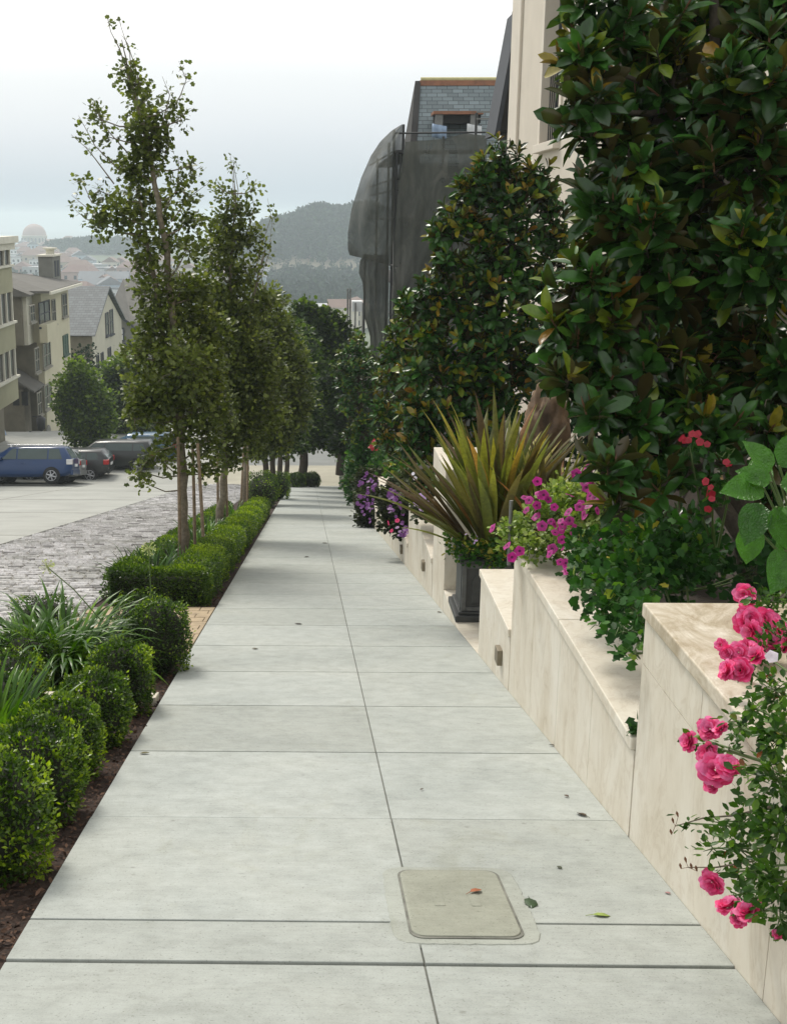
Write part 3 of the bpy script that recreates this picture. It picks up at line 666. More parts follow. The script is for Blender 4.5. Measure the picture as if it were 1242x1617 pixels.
# scaffold
sf = thing('scaffold', 'steel pipe scaffold standing around the slate roofed house', 'scaffold', (3.3, 40*K, gz(40)))
def P(px, py, Y): return tuple(atY(px, py, Y))
verts = []
for px, Y, pt in ((576, 50, 400), (596, 44, 250), (614, 41.5, 225), (622, 40, 205), (637, 39, 196), (626, 38.5, 240), (660, 38.5, 240), (700, 38.5, 215), (752, 38.5, 178)):
    q = atY(px, pt, Y); m_ = MBK(); m_.tube([(q[0], Y, gz(Y)), (q[0], Y, q[2])], .05, 6); m_.build('pole', MAT['iron'], sf)
for py in (210, 238, 282, 300, 345, 420, 500):
    a = atY(622, py, 39); b_ = atY(772 if py < 300 else 740, py, 38.6); m_ = MBK(); m_.tube([(a[0], 39, a[2]), (b_[0], 38.6, a[2])], .035, 6); m_.build('ledger', MAT['iron'], sf)
    a2 = atY(580, 500, 50); m_ = MBK()
    if py > 230: m_.tube([(a[0], 39, a[2]), (a2[0], 50, a[2])], .035, 6); m_.build('ledger', MAT['iron'], sf)
for py in (240, 345, 450):
    a = atY(626, py, 39); m_ = MBK(); m_.box(a[0]-.1, a[0]+.8, 39.3, 50, a[2]-.06, a[2]); m_.build('plank', MAT['darkwall'], sf)
    m_ = MBK(); m_.box(a[0]-.1, a[0]+4, 38.5, 39.2, a[2]-.06, a[2]); m_.build('plank', MAT['darkwall'], sf)
q0 = atY(752, 175, 38.5); m_ = MBK(); m_.box(q0[0], q0[0]+1.1, 38.45, 38.5, q0[2]-.06, q0[2]); m_.box(q0[0], q0[0]+1.1, 38.45, 38.5, q0[2]-.3, q0[2]-.25); m_.build('guard_rail', MAT['steel'], sf)

def interp(tab, v):
    xs_ = [a[0] for a in tab]; ys_ = [a[1] for a in tab]; return float(np.interp(v, xs_, ys_))
def net(name, label, left, right, Y, bulge, folds=9, nu=44, nv=50, fold=.12, top=None, bot=None):
    """cloth sheet hanging between two outlines, billowing towards the viewer"""
    m_ = MB(); y0 = left[0][0]; y1 = left[-1][0]
    def fn(u, v):
        py = y0+(y1-y0)*v; l = interp(left, py); r = interp(right, py); px = l+(r-l)*u
        if top: py = py*(1) + (1-v)*(interp(top, px)-y0)
        if bot: py = py + v*(interp(bot, px)-y1)
        dd = bulge*math.sin(math.pi*min(1, u*1.0))*math.sin(math.pi*(v*.9+.05)) + fold*math.sin(u*folds*6.28+3*v+math.sin(v*5)*1.2)*(.3+.7*v) + .05*math.sin(v*17+u*9)
        return tuple(atY(px, py, Y-dd))
    m_.grid(fn, nu, nv)
    o = m_.build(name, MAT['net'], origin=fn(.5, 1.0)); return prop(o, label, 'netting', 'debris nets on the scaffold')
net('scaffold_net', 'dark net billowing out to the left like a sail from the scaffold top', [(196, 634), (205, 618), (222, 600), (245, 585), (280, 570), (330, 555), (370, 549), (398, 549), (406, 552)],
    [(196, 637), (300, 630), (406, 616)], 39.4, 1.7, 3, 60, 60, .13, bot=[(549, 402), (575, 408), (616, 420)])
net('scaffold_net', 'ragged pale net hanging straight down below the billowing sail of netting', [(402, 573), (412, 568), (430, 566), (445, 572), (470, 574), (500, 575), (530, 584), (600, 586)],
    [(402, 614), (600, 612)], 40.2, .3, 4, 40, 40, .14)
net('scaffold_net', 'wide net stretched across the scaffold front under the slate roof', [(221, 640), (240, 636), (320, 626), (400, 622), (520, 618)],
    [(221, 768), (320, 768), (400, 720), (520, 632)], 38.4, .25, 4, 90, 60, .10, top=[(636, 224), (700, 219), (735, 210), (768, 214)])
# far scaffold tower and white roof
stw = thing('scaffold_tower', 'slim far scaffold tower with a white sheet just left of the hanging net', 'scaffold', (1.9, 56*K, gz(56)))
for px in (549, 553, 561, 573):
    q = atY(px, 455 if px < 556 else 478, 56); m_ = MBK(); m_.tube([(q[0], 56, gz(56)), (q[0], 56, q[2])], .05, 6); m_.build('pole', MAT['steel'], stw)
a = atY(556, 476, 56); b_ = atY(572, 492, 56); m_ = MBK(); m_.box(a[0], b_[0], 56.1, 56.9, b_[2], a[2]); m_.build('white_sheet', MAT['far_white'], stw)

# ================================================================== LEFT-HAND HOUSES
def fwin(house, X, px0, py0, px1, py1, frame='greyframe', glass='glassd', mull=1, sill=True, name='window'):
    """window on a wall in the plane x=X whose outline is given at that wall"""
    a = atX(px0, (py0+py1)/2, X); b_ = atX(px1, (py0+py1)/2, X); ym = (a[1]+b_[1])/2
    z1 = 1.6 + (atX((px0+px1)/2, py0, X)[2]-1.6); z0 = atX((px0+px1)/2, py1, X)[2]
    ya, yb = sorted((a[1], b_[1]))
    m_ = MBK(); fr = .07
    m_.box(X, X+.07, ya, ya+fr, z0, z1); m_.box(X, X+.07, yb-fr, yb, z0, z1); m_.box(X, X+.07, ya+fr, yb-fr, z1-fr, z1); m_.box(X, X+.07, ya+fr, yb-fr, z0, z0+fr)
    for i in range(mull): y = ya+(yb-ya)*(i+1)/(mull+1); m_.box(X, X+.06, y-.035, y+.035, z0+fr, z1-fr)
    m_.box(X, X+.055, ya+fr, yb-fr, (z0+z1)/2-.03, (z0+z1)/2+.03)
    if sill: m_.box(X, X+.16, ya-.08, yb+.08, z0-.12, z0-.001)
    wo = m_.build(name, MAT[frame], house)
    m_ = MBK(); m_.box(X+.001, X+.03, ya+fr, yb-fr, z0+fr, z1-fr); m_.build('pane', MAT[glass], wo)
    return ya, yb, z0, z1

# nearest apartment house with bay windows
h1 = thing('bay_window_house', 'olive apartment house at the left edge with stacked bands of bay windows', 'house', (-20, 50*K, gz(50)))
X1 = -16.2
ye = atX(20, 450, X1)[1]
zt = atX(20, 372, X1)[2]
m_ = MBK(); m_.box(-26, X1-1.2, ye-16, ye+1.0, gz(60)-1, zt-.4); m_.build('wall', MAT['brownwall'], h1)
zz = [atX(12, p, X1)[2] for p in (376, 418, 462, 510, 555, 600, 640)]
m_ = MBK(); m_.box(-26, X1+.35, ye-16, ye+.35, zt-.35, zt); m_.box(-26, X1+.18, ye-16, ye+.18, zt-.7, zt-.351); m_.build('cornice', MAT['trimw'], h1)
for i in range(3):
    z1, z0, zb = zz[2*i], zz[2*i+1], (zz[2*i+2] if i < 2 else zz[6])
    m_ = MBK(); m_.box(-24, X1, ye-14, ye, zb-.0 if i < 2 else zz[6], z0-.12); m_.build('bay_spandrel', MAT['olive'], h1)
    m_ = MBK(); m_.box(-24, X1+.12, ye-14, ye+.12, z0-.119, z0); m_.build('bay_sill', MAT['trimw'], h1)
    m_ = MBK(); m_.box(-24, X1-.12, ye-14, ye-.12, z0+.001, z1-.001); bw = m_.build('bay_window', MAT['glassd'], h1)
    y = ye-.12
    while y > ye-9: m_ = MBK(); m_.box(X1-.115, X1-.02, y-.06, y+.06, z0+.001, z1-.001); m_.build('mullion', MAT['trimw'], bw); y -= 1.0
    for k in range(3): x = X1-.3-k*.9; m_ = MBK(); m_.box(x-.06, x+.06, ye-.115, ye-.02, z0+.001, z1-.001); m_.build('mullion', MAT['trimw'], bw)
pp = thing('entrance_porch', 'brown shingled porch with a sloping roof between the two left apartment houses', 'porch', (-17, 60*K, gz(60)))
X1b = -17.0
pa = atY(62, 605, 61.5)
m_ = MBK(); m_.box(-21, atY(46, 650, 61.2)[0], 60.2, 61.6, gz(61)-1, atY(40, 612, 61)[2]); m_.build('wall', MAT['brownwall'], pp)
m_ = MBK(); q1 = atY(18, 585, 61.2); q2 = atY(62, 612, 61.2); m_.prism([(q1[0], q1[2]), (q2[0], q2[2]), (q2[0], q2[2]-.12), (q1[0], q1[2]-.12)], 'y', 60, 62.6); m_.build('roof', MAT['roofbrown'], pp)
for (u0, u1) in ((20, 31), (34, 45)):
    a = atY(u0, 618, 60.2); b_ = atY(u1, 640, 60.2); m_ = MBK(); m_.box(a[0], b_[0], 60.15, 60.198, b_[2], a[2]); m_.build('window', MAT['glassd'], pp)

# cream apartment house
h2 = thing('cream_apartment_house', 'four storey cream stucco apartment house with low roof, rooftop box and iron lantern', 'house', (-20, 66*K, gz(66)))
X2 = -17.0
y2a = 62.5; y2b = atX(112, 560, X2)[1]; z2 = -2.95
m_ = MBK(); m_.box(-28, X2, y2a, y2b, gz(70)-3, z2); m_.build('wall', MAT['creamy'], h2)
# hipped roof with overhang
m_ = MBK(); o_ = .75; xa, xb, ya, yb = -28, X2+o_, y2a-o_, y2b+o_
m_.add([(xa, ya, z2), (xb, ya, z2), (xb, yb, z2), (xa, yb, z2), (xa, ya+5, z2+1.1), (X2-4.5, ya+5, z2+1.1), (X2-4.5, yb-4.5, z2+1.1), (xa, yb-4.5, z2+1.1), (xa, ya, z2-.14), (xb, ya, z2-.14), (xb, yb, z2-.14), (xa, yb, z2-.14)],
       [(0, 1, 5, 4), (1, 2, 6, 5), (2, 3, 7, 6), (4, 5, 6, 7), (0, 8, 9, 1), (1, 9, 10, 2), (2, 10, 11, 3), (8, 11, 10, 9)])
m_.build('roof', MAT['roofbrown'], h2)
m_ = MBK(); m_.box(X2+o_-.001, X2+o_+.12, ya, yb, z2-.22, z2-.04); m_.build('gutter', MAT['trimw'], h2)
ca = atY(60, 405, 69); cb_ = atY(84, 440, 69)
m_ = MBK(); m_.box(ca[0], cb_[0], 69, 71.2, cb_[2]-.4, ca[2]); rb = m_.build('rooftop_box', MAT['greyhouse'], h2)
m_ = MBK(); m_.box(ca[0]-.1, cb_[0]+.1, 68.9, 71.3, ca[2]+.001, ca[2]+.12); m_.build('box_lid', MAT['trimw'], rb)
m_ = MBK(); cc = ((ca[0]+cb_[0])/2+.1, 70, ca[2]+.12); m_.lathe([(.3, 0), (.3, .32), (.5, .36), (.5, .46), (.05, .5)], cc, 12); m_.build('vent_cap', MAT['trimw'], rb)
m_ = MBK(); m_.box(cb_[0]+.001, cb_[0]+.03, 69.5, 69.9, cb_[2]+.1, ca[2]-.3); m_.box(cb_[0]+.001, cb_[0]+.03, 70.2, 70.7, cb_[2]+.1, ca[2]-.3); m_.build('vent_louvre', MAT['trimdark'], rb)
# canted bay on the uphill side, its shade painted as brown
b0 = atY(17, 458, 61.2); b1 = atY(46, 545, 61.2); bx1 = atY(44, 500, 61.2)[0]
m_ = MBK(); m_.box(-21, bx1-.3, 61.0, y2a-.001, b1[2], b0[2]-.35); m_.build('side_bay', MAT['brownwall'], h2)
m_ = MBK(); m_.box(bx1-.3, bx1-.05, 61.2, y2a-.001, b1[2], b0[2]-.35); m_.build('corner_board', MAT['trimw'], h2)
m_ = MBK(); m_.prism([(-21, b0[2]+.25), (bx1-.9, b0[2]+.25), (bx1+.35, b0[2]-.25), (bx1+.3, b0[2]-.35), (-21, b0[2]-.35)], 'y', 60.7, y2a-.76); m_.build('bay_roof', MAT['roofbrown'], h2)
m_ = MBK(); m_.box(-28, X2-.4, y2a-.06, y2a-.001, gz(64)-2, b1[2]); m_.build('shaded_side_wall', MAT['brownwall'], h2)  # thin brown sheet, its colour stands for shade on the uphill side
for r in ((46, 481, 54, 508), (81, 472, 87, 512), (97, 463, 105, 500)): fwin(h2, X2, *r)
fwin(h2, X2, 61, 475, 78, 513, mull=1, frame='trimdark')
m_ = MBK(); a = atX(62, 520, X2); b_ = atX(80, 533, X2); m_.box(X2, X2+.5, a[1], b_[1], b_[2], a[2]+.3); m_.build('window_box', MAT['creamy'], h2)
for r in ((54, 548, 61, 588), (67, 540, 79, 580), (58, 618, 65, 656), (69, 605, 81, 645)): fwin(h2, X2, *r)
fwin(h2, X2, 99, 528, 107, 560, frame='shutter', glass='shutter')
for (p0, p1, pt, pb) in ((44, 52, 680, 712), (66, 72, 694, 712)):
    a = atX(p0, pb, X2); b_ = atX(p1, pb, X2); zt_ = atX((p0+p1)/2, pt, X2)[2]; zb_ = a[2]; yc = (a[1]+b_[1])/2; r = (b_[1]-a[1])/2
    poly = [(yc-r, zb_), (yc+r, zb_)] + [(yc+r*math.cos(rad(k*15)), zt_-r+r*math.sin(rad(k*15))) for k in range(13)]
    m_ = MBK(); m_.prism(poly, 'x', X2+.001, X2+.05); m_.build('arched_doorway', MAT['trimdark'], h2)
a = atX(76, 684, X2); m_ = MBK(); m_.lathe([(.55, 0), (.55, .06), (.35, .1), (0, .1)], (X2, a[1], a[2]), 16, axis='x'); m_.build('wall_medallion', MAT['greyhouse'], h2)
a = atX(52, 668, X2); m_ = MBK(); m_.tube([(X2, a[1], a[2]+.4), (X2+.5, a[1], a[2]+.45)], .04, 6); m_.lathe([(.04, .45), (.3, .3), (.24, -.35), (.05, -.5)], (X2+.5, a[1], a[2]), 8); m_.build('iron_lantern', MAT['iron'], h2)

# gabled house
h3 = thing('slate_gable_house', 'cream gabled house with a steep dark slate roof sloping toward the camera', 'house', (-20, 85*K, gz(80)))
X3 = -17.0
ea = atX(144, 531, X3); ap = atX(168, 455, X3); yb3 = 2*ap[1]-ea[1]
m_ = MBK(); m_.prism([(ea[1]+.35, gz(80)-4), (yb3-.35, gz(80)-4), (yb3-.35, ea[2]+.05), (ap[1], ap[2]-.25), (ea[1]+.35, ea[2]+.05)], 'x', -30, X3); m_.build('wall', MAT['creamy2'], h3)
m_ = MBK(); m_.box(-30, X3-.01, ea[1]+.28, ea[1]+.34, gz(80)-4, ea[2]); m_.build('shaded_side_wall', MAT['brownwall'], h3)  # brown sheet paints the near side's shade over the cream wall
m_ = MBK(); k = .12
for s, yy0 in ((1, ea[1]), (-1, yb3)):
    m_.prism([(yy0, ea[2]), (ap[1], ap[2]), (ap[1], ap[2]+k*1.6), (yy0-s*.1, ea[2]+k*.6)], 'x', -30, X3+.3)
m_.build('roof', MAT['roofslate'], h3)
for r in ((166, 493, 171, 530), (173, 488, 178, 528), (152, 560, 156, 588), (159, 556, 163, 584), (170, 548, 175, 580)): fwin(h3, X3, *r, frame='trimdark', mull=0)

# grey gabled house
h4 = thing('grey_gabled_house', 'grey shingled house whose dark framed white window shows left of the street trees', 'house', (-14, 96*K, gz(90)))
Y4 = 95.0
def q4(px, py): a = atY(px, py, Y4); return (a[0], a[2])
g0 = q4(176, 490); g1 = q4(176, 640); g2 = q4(300, 640); g3 = q4(300, 580); 
m_ = MBK(); m_.prism([(g0[0], -20), (g2[0], -20), (g2[0], q4(240, 548)[1]), (q4(240, 548)[0], q4(240, 548)[1]), (q4(207, 514)[0], q4(207, 514)[1]), (g0[0], g0[1])], 'y', Y4, Y4+9); m_.build('wall', MAT['greyhouse'], h4)
m_ = MBK(); a = q4(174, 486); b_ = q4(207, 510); c_ = q4(242, 545)
m_.prism([(a[0], a[1]), (b_[0], b_[1]), (c_[0], c_[1]), (c_[0], c_[1]-.22), (b_[0], b_[1]-.22), (a[0], a[1]-.22)], 'y', Y4-.35, Y4-.02); m_.build('bargeboard', MAT['trimdark'], h4)
m_ = MBK(); a2 = q4(176, 458)
m_.add([(a[0], Y4-.3, a[1]+.02), (b_[0], Y4-.3, b_[1]+.02), (c_[0], Y4-.3, c_[1]+.02), (c_[0]+1, Y4+7, a2[1]), (a[0], Y4+7, a2[1]+.6)], [(0, 1, 2, 3, 4)]); m_.build('roof', MAT['roofbrown'], h4, sol=.08)
m_ = MBK(); a = q4(178, 541); b_ = q4(250, 549); m_.box(a[0], b_[0], Y4-.12, Y4-.001, b_[1], a[1]); m_.build('band_board', MAT['trimdark'], h4)
a = q4(184, 517); b_ = q4(197, 539); m_ = MBK(); m_.box(a[0], b_[0], Y4-.1, Y4-.001, b_[1], a[1]); w4 = m_.build('window', MAT['trimdark'], h4)
m_ = MBK(); m_.box(a[0]+.16, b_[0]-.16, Y4-.13, Y4-.101, b_[1]+.16, (a[1]+b_[1])/2-.04); m_.box(a[0]+.16, b_[0]-.16, Y4-.13, Y4-.101, (a[1]+b_[1])/2+.04, a[1]-.16); m_.build('pane', MAT['far_white'], w4)

# ================================================================== CARS (parked at right angles to the kerb)
def car(name, label, paint, L=4.5, Wd=1.78, H=1.5, kind='hatch', loc=(0, 0, 0), heading=math.pi, roll=0.0, rails=False, ghost=False):
    """built nose towards +x, then turned"""
    t_ = thing(name, label, 'car', (0, 0, 0), 'cars parked along the far side of the street')
    hw = Wd/2; g = .19
    if kind == 'hatch': st = [(-L/2, .62, .98, 0), (-L/2+.06, .42, 1.02, 0), (-L/2+.35, .30, 1.0, .98), (-L/2+.95, .28, .98, 1.0), (-.35, .26, .95, 1.0), (.35, .26, .93, .96), (L/2-1.75, .26, .93, .70), (L/2-1.0, .27, .93, 0), (L/2-.25, .30, .78, 0), (L/2, .42, .62, 0)]
    else: st = [(-L/2, .60, .98, 0), (-L/2+.05, .40, 1.05, .1), (-L/2+.30, .30, 1.05, 1.0), (-L/2+.9, .28, 1.04, 1.0), (-.35, .26, 1.02, 1.0), (.4, .26, 1.0, .97), (L/2-1.55, .26, .98, .3), (L/2-1.2, .27, .98, 0), (L/2-.2, .30, .85, 0), (L/2, .42, .7, 0)]
    vs = []
    for (x, zb, belt, k) in st:
        wx = hw*(.86 if abs(x) > L/2-.02 else (.94 if abs(x) > L/2-.12 else 1.0))
        zr = belt + (H-belt)*k
        top = hw*.72 if k > .1 else wx*.80
        row = [(0, zb), (wx*.86, zb), (wx, zb+.12), (wx*1.0, (zb+belt)/2+.05), (wx*.95, belt)]
        row += [(top + (wx*.95-top)*(1-min(1, k*1.0))*0.0 if k > .1 else wx*.86, (zr-.07) if k > .1 else belt+.02), (top*.8 if k > .1 else wx*.55, zr if k > .1 else belt+.05), (0, zr+.02 if k > .1 else belt+.065)]
        full = [(x, yy_, zz_) for yy_, zz_ in row] + [(x, -yy_, zz_) for yy_, zz_ in row[-2:0:-1]]
        vs.append(full)
    n = len(vs[0]); flat = [p for r in vs for p in r]; m_ = MB()
    fs = [(i*n+k, i*n+(k+1) % n, (i+1)*n+(k+1) % n, (i+1)*n+k) for i in range(len(vs)-1) for k in range(n)]
    m_.add(flat, fs, 0, True); m_.add(vs[0], [tuple(range(n))[::-1]]); m_.add(vs[-1], [tuple(range(n))])
    m_.build('body', paint, t_, bevel=.02)
    # side glass, split by pillars, rear and front screens
    for s in (1, -1):
        segs = [(-L/2+.42, -L/2+1.0), (-L/2+1.06, -.05), (.02, L/2-1.72)] if kind == 'hatch' else [(-L/2+.38, -L/2+1.0), (-L/2+1.06, -.1), (-.03, L/2-1.6)]
        belt = .99 if kind == 'hatch' else 1.05
        for (a, b_) in segs:
            def gp(x, z):
                zt_ = H-.09; f_ = (z-belt)/(zt_-belt); return (x, s*((hw*.955)+(hw*.735-hw*.955)*f_), z)
            zt_ = H-.10; za = belt+.03
            ta = a + (.16 if a == segs[0][0] else 0); tb = b_ - (.42 if b_ == segs[-1][1] else 0)
            m_ = MB(); q = [gp(a, za), gp(b_, za), gp(tb, zt_), gp(ta, zt_)]
            m_.add(q+[(x, y-s*.03, z) for x, y, z in q], [(0, 1, 2, 3) if s < 0 else (3, 2, 1, 0), (4, 5, 6, 7), (0, 4, 5, 1), (1, 5, 6, 2), (2, 6, 7, 3), (3, 7, 4, 0)]); m_.build('side_window', MAT['carglass'], t_)
    xr = -L/2+.06
    m_ = MB(); q = [(xr+.0, -hw*.74, 1.08), (xr+.0, hw*.74, 1.08), (xr+.26, hw*.6, H-.08), (xr+.26, -hw*.6, H-.08)]
    m_.add(q+[(x-.02, y, z) for x, y, z in q], [(0, 1, 2, 3), (7, 6, 5, 4), (0, 4, 5, 1), (1, 5, 6, 2), (2, 6, 7, 3), (3, 7, 4, 0)]); m_.build('rear_window', MAT['carglass'], t_)
    for s in (1, -1):
        m_ = MB(); m_.box(-L/2-.012, -L/2+.24, s*hw*.70 if s > 0 else -hw*.975, hw*.975 if s > 0 else -hw*.70, .80, 1.02); m_.build('tail_light', MAT['clearlight'] if rails and kind == 'hatch' else MAT['redlight'], t_, bevel=.02)
        m_ = MB(); m_.box(L/2-.28, L/2-.06, s*hw*.55 if s > 0 else -hw*.93, hw*.93 if s > 0 else -hw*.55, .66, .80); m_.build('headlight', MAT['clearlight'], t_, bevel=.02)
        for xc in (-L/2+.86, L/2-.88):
            m_ = MB(); m_.lathe([(.36, -.02), (.37, .0), (.36, .02)], (xc, s*(hw-.01), .34), 20, axis='y'); m_.add([(xc+.36*math.cos(k*.314), s*(hw+.004), .34+.36*math.sin(k*.314)) for k in range(20)], [tuple(range(20))]); m_.build('wheel_arch', MAT['tyre'], t_)
            m_ = MB(); m_.lathe([(.05, -.12), (.30, -.12), (.325, -.08), (.33, .0), (.325, .07), (.30, .1), (.22, .1)], (xc, s*(hw-.06), .33), 22, axis='y'); wh = m_.build('wheel', MAT['tyre'], t_)
            m_ = MB(); m_.lathe([(.225, .07*s), (.225, .085*s), (.20, .085*s), (.20, .07*s)], (xc, s*(hw-.02), .33), 22, axis='y')
            for k in range(6):
                a = k*math.pi/3+.3; m_.tube([(xc, s*(hw+.062), .33), (xc+.21*math.cos(a), s*(hw+.055), .33+.21*math.sin(a))], [.04, .03], 5)
            m_.build('rim', MAT['rim'], wh)
    m_ = MB(); m_.box(-L/2-.03, -L/2+.1, -hw*.86, hw*.86, .36, .58); m_.build('rear_bumper', paint if kind == 'hatch' else MAT['tyre'], t_, bevel=.03)
    m_ = MB(); m_.box(-L/2-.045, -L/2-.031, -.26, .26, .46, .57) if 0 else m_.box(-L/2-.03, -L/2+.0, -.26, .26, .70, .82); m_.build('number_plate', MAT['far_white'], t_)
    for s in (1, -1):
        m_ = MB(); m_.box(L/2-1.75, L/2-1.62, s*(hw+.0)-.07, s*(hw+.0)+.1, .98, 1.12); m_.build('mirror', paint, t_, bevel=.03)
        m_ = MB(); m_.box(-.35, -.2, s*hw*.985-.02, s*hw*.985+.03, .84, .87); m_.build('door_handle', MAT['chrome'] if not rails else paint, t_)
        if rails: m_ = MB(); m_.tube([(-L/2+.6, s*.5, H+.06), (L/2-1.9, s*.5, H+.06)], .025, 6); m_.box(-L/2+.7, -L/2+.78, s*.5-.02, s*.5+.02, H-.02, H+.06); m_.box(L/2-2.1, L/2-2.02, s*.5-.02, s*.5+.02, H-.04, H+.06); m_.build('roof_rail', MAT['chrome'], t_)
    t_.rotation_euler = (Matrix.Rotation(roll, 4, 'X') @ Matrix.Rotation(heading, 4, 'Z')).to_euler(); t_.location = loc
    return t_
def paintm(name, c): 
    m_ = plain(name, c, .3, .04, 1, spec=.4, coat=.25); return m_
RL = -math.atan(SL)
def xat(px, Y, z=None): return atY(px, 740, Y)[0]
blue, silver, char, dark, skyb = paintm('blue_paint', (.003, .032, .115)), paintm('silver_paint', (.22, .23, .23)), paintm('charcoal_paint', (.016, .018, .018)), paintm('dark_green_paint', (.012, .016, .014)), paintm('pale_blue_paint', (.05, .12, .2))
def putcar(label, paint, pxr, Y, **k):
    L = k.get('L', 4.5); x = xat(pxr, Y)-L/2
    base = gz(Y)+k.pop('dz', 0.02)
    return car('parked_car', label, paint, loc=(x, Y*K, base), heading=math.pi, roll=(RL if Y < 44 else -.06), **k)
putcar('royal blue hatchback with roof rails parked nearest, cut by the left edge', blue, 119, 40.9, L=4.7, H=1.56, rails=True, dz=.12)
putcar('silver hatchback mostly hidden directly behind the blue one', silver, 131, 42.75, L=4.4, H=1.5, dz=.05)
putcar('charcoal estate car with a red tail light and alloy wheels', char, 176, 44.7, L=4.5, H=1.42, dz=-.12)
putcar('long dark sports utility car with a pale window line behind the low tree branch', dark, 247, 46.8, L=4.9, H=1.5, kind='suv', dz=-.12)
putcar('pale blue car glimpsed between tree trunks, farthest of the row', skyb, 283, 49.2, L=4.4, H=1.45, dz=-.1)
m_ = MBK(); a = atY(-2, 690, 57); m_.lathe([(.45, -.9), (.5, 0), (.35, .5), (.0, .7)], (a[0], 57, a[2]), 12); o = m_.build('blue_bin', MAT['plasticb'], origin=(a[0], 57*K, gz(57))); prop(o, 'bright blue rounded bin at the left edge behind the blue car', 'bin')

# ================================================================== THE FAR TOWN
def far_house(wall, roof, wx, wy, h, kind):
    t_ = thing('town_house', 'far town house', 'house', (0, 0, 0))
    m_ = MB(); m_.box(-wx/2, wx/2, -wy/2, wy/2, -8, h); m_.build('wall', MAT['far_'+wall], t_)
    m_ = MB()
    if kind == 'gable': m_.prism([(-wx/2-.4, h+.01), (wx/2+.4, h+.01), (0, h+wx*.32)], 'y', -wy/2-.3, wy/2+.3)
    elif kind == 'hip': m_.add([(-wx/2-.4, -wy/2-.4, h+.01), (wx/2+.4, -wy/2-.4, h+.01), (wx/2+.4, wy/2+.4, h+.01), (-wx/2-.4, wy/2+.4, h+.01), (-wx/4, 0, h+wx*.25), (wx/4, 0, h+wx*.25)], [(0, 1, 5, 4), (1, 2, 5), (2, 3, 4, 5), (3, 0, 4), (0, 3, 2, 1)])
    else: m_.box(-wx/2-.2, wx/2+.2, -wy/2-.2, wy/2+.2, h+.01, h+.5)
    m_.build('roof', MAT['farroof_'+roof], t_)
    for i in range(3):
        for j in range(2):
            x = (-.33+.33*i)*wx; z = h-2.2-j*3.1
            if z > 0: m_ = MB(); m_.box(x-.6, x+.6, -wy/2-.06, -wy/2-.001, z-.8, z+.8); m_.build('window', MAT['glassd'], t_)
    return t_
protos = [far_house('white', 'grey', 9, 10, 7, 'flat'), far_house('cream', 'brown', 8, 10, 7.5, 'gable'), far_house('blue', 'grey', 8.5, 9, 8, 'gable'), far_house('rose', 'red', 12, 10, 8, 'hip'), far_house('grey', 'light', 10, 12, 6.5, 'flat'), far_house('tan', 'brown', 14, 10, 8, 'hip'), far_house('white', 'light', 16, 11, 6, 'flat')]
names = ['white flat roofed', 'cream gabled', 'pale blue gabled', 'rose walled red roofed', 'grey flat roofed', 'tan hip roofed', 'long white low']
used = [0]*len(protos)
spots = []
ZONES = {440: 'just beyond the cream apartment roof', 400: 'lowest row above the slate gable', 500: 'in the lower middle rows', 560: 'in the middle rows', 640: 'in the upper middle rows', 620: 'behind the rooftop box', 720: 'left, below the dome', 830: 'higher row below the dome', 960: 'far row below the dome', 1100: 'faint row at the foot of the dome', 1240: 'faintest skyline row', 470: 'between the street trees, lower', 330: 'by the far scaffold tower', 380: 'between the street trees, lowest'}
for (x0, x1, py, Y, stp) in ((20, 60, 470, 440, 9), (95, 260, 492, 400, 15), (100, 270, 476, 440, 16), (108, 270, 462, 500, 15), (112, 270, 450, 560, 14), (118, 270, 440, 640, 17), (25, 120, 445, 620, 11), (20, 125, 430, 720, 10), (20, 118, 416, 830, 9), (18, 110, 404, 960, 9), (20, 112, 394, 1100, 9), (110, 380, 388, 1240, 12), (275, 420, 470, 470, 17), (280, 420, 450, 560, 16), (500, 575, 540, 330, 19), (290, 420, 505, 380, 19)):
    x = x0
    while x < x1:
        spots.append((x+random.uniform(-3, 3), Y*random.uniform(.97, 1.03), ZONES[Y])); x += stp*random.uniform(.8, 1.25)
for px, Y, zone in spots:
    X = atY(px, 430, Y)[0]; Y *= K; z = terr(X, Y); k = random.choice([0, 0, 1, 1, 2, 2, 4, 4, 3, 5, 6]) if not (60 < px < 120 and Y > 700) else random.choice([3, 1, 4, 5, 0])
    o = protos[k] if not used[k] else copy_tree(protos[k]); used[k] = 1
    o.location = (X, Y, z); o.rotation_euler = (0, 0, random.choice([0, 0, .25, -.25, 1.57]))
    s_ = random.uniform(.85, 1.2); o.scale = (s_, s_, s_)
    prop(o, names[k]+' town house '+zone, group=names[k]+' town houses '+zone)
for k, u in enumerate(used):
    if not u: protos[k].location = (0, 500, -60)
dq = atY(55, 384, 1200)
dm = thing('domed_temple', 'pale domed building with a large red dome on the hazy skyline', 'temple', (dq[0], dq[1], dq[2]-9))
R_ = 15.0; m_ = MB(); z0 = dq[2]
m_.lathe([(R_*.98, -20), (R_*.98, 8.3), (R_*1.04, 8.4), (R_*1.04, 9.2), (R_*.9, 9.3)], (dq[0], dq[1], z0), 32); m_.box(dq[0]-22, dq[0]+22, dq[1]-15, dq[1]+15, z0-25, z0-1); m_.build('drum', MAT['far_cream'], dm)
m_ = MB(); m_.lathe([(R_*.94*math.cos(rad(a)), 9.3+R_*.9*math.sin(rad(a))) for a in range(0, 91, 9)], (dq[0], dq[1], z0), 32); m_.build('dome', MAT['far_rose'], dm)
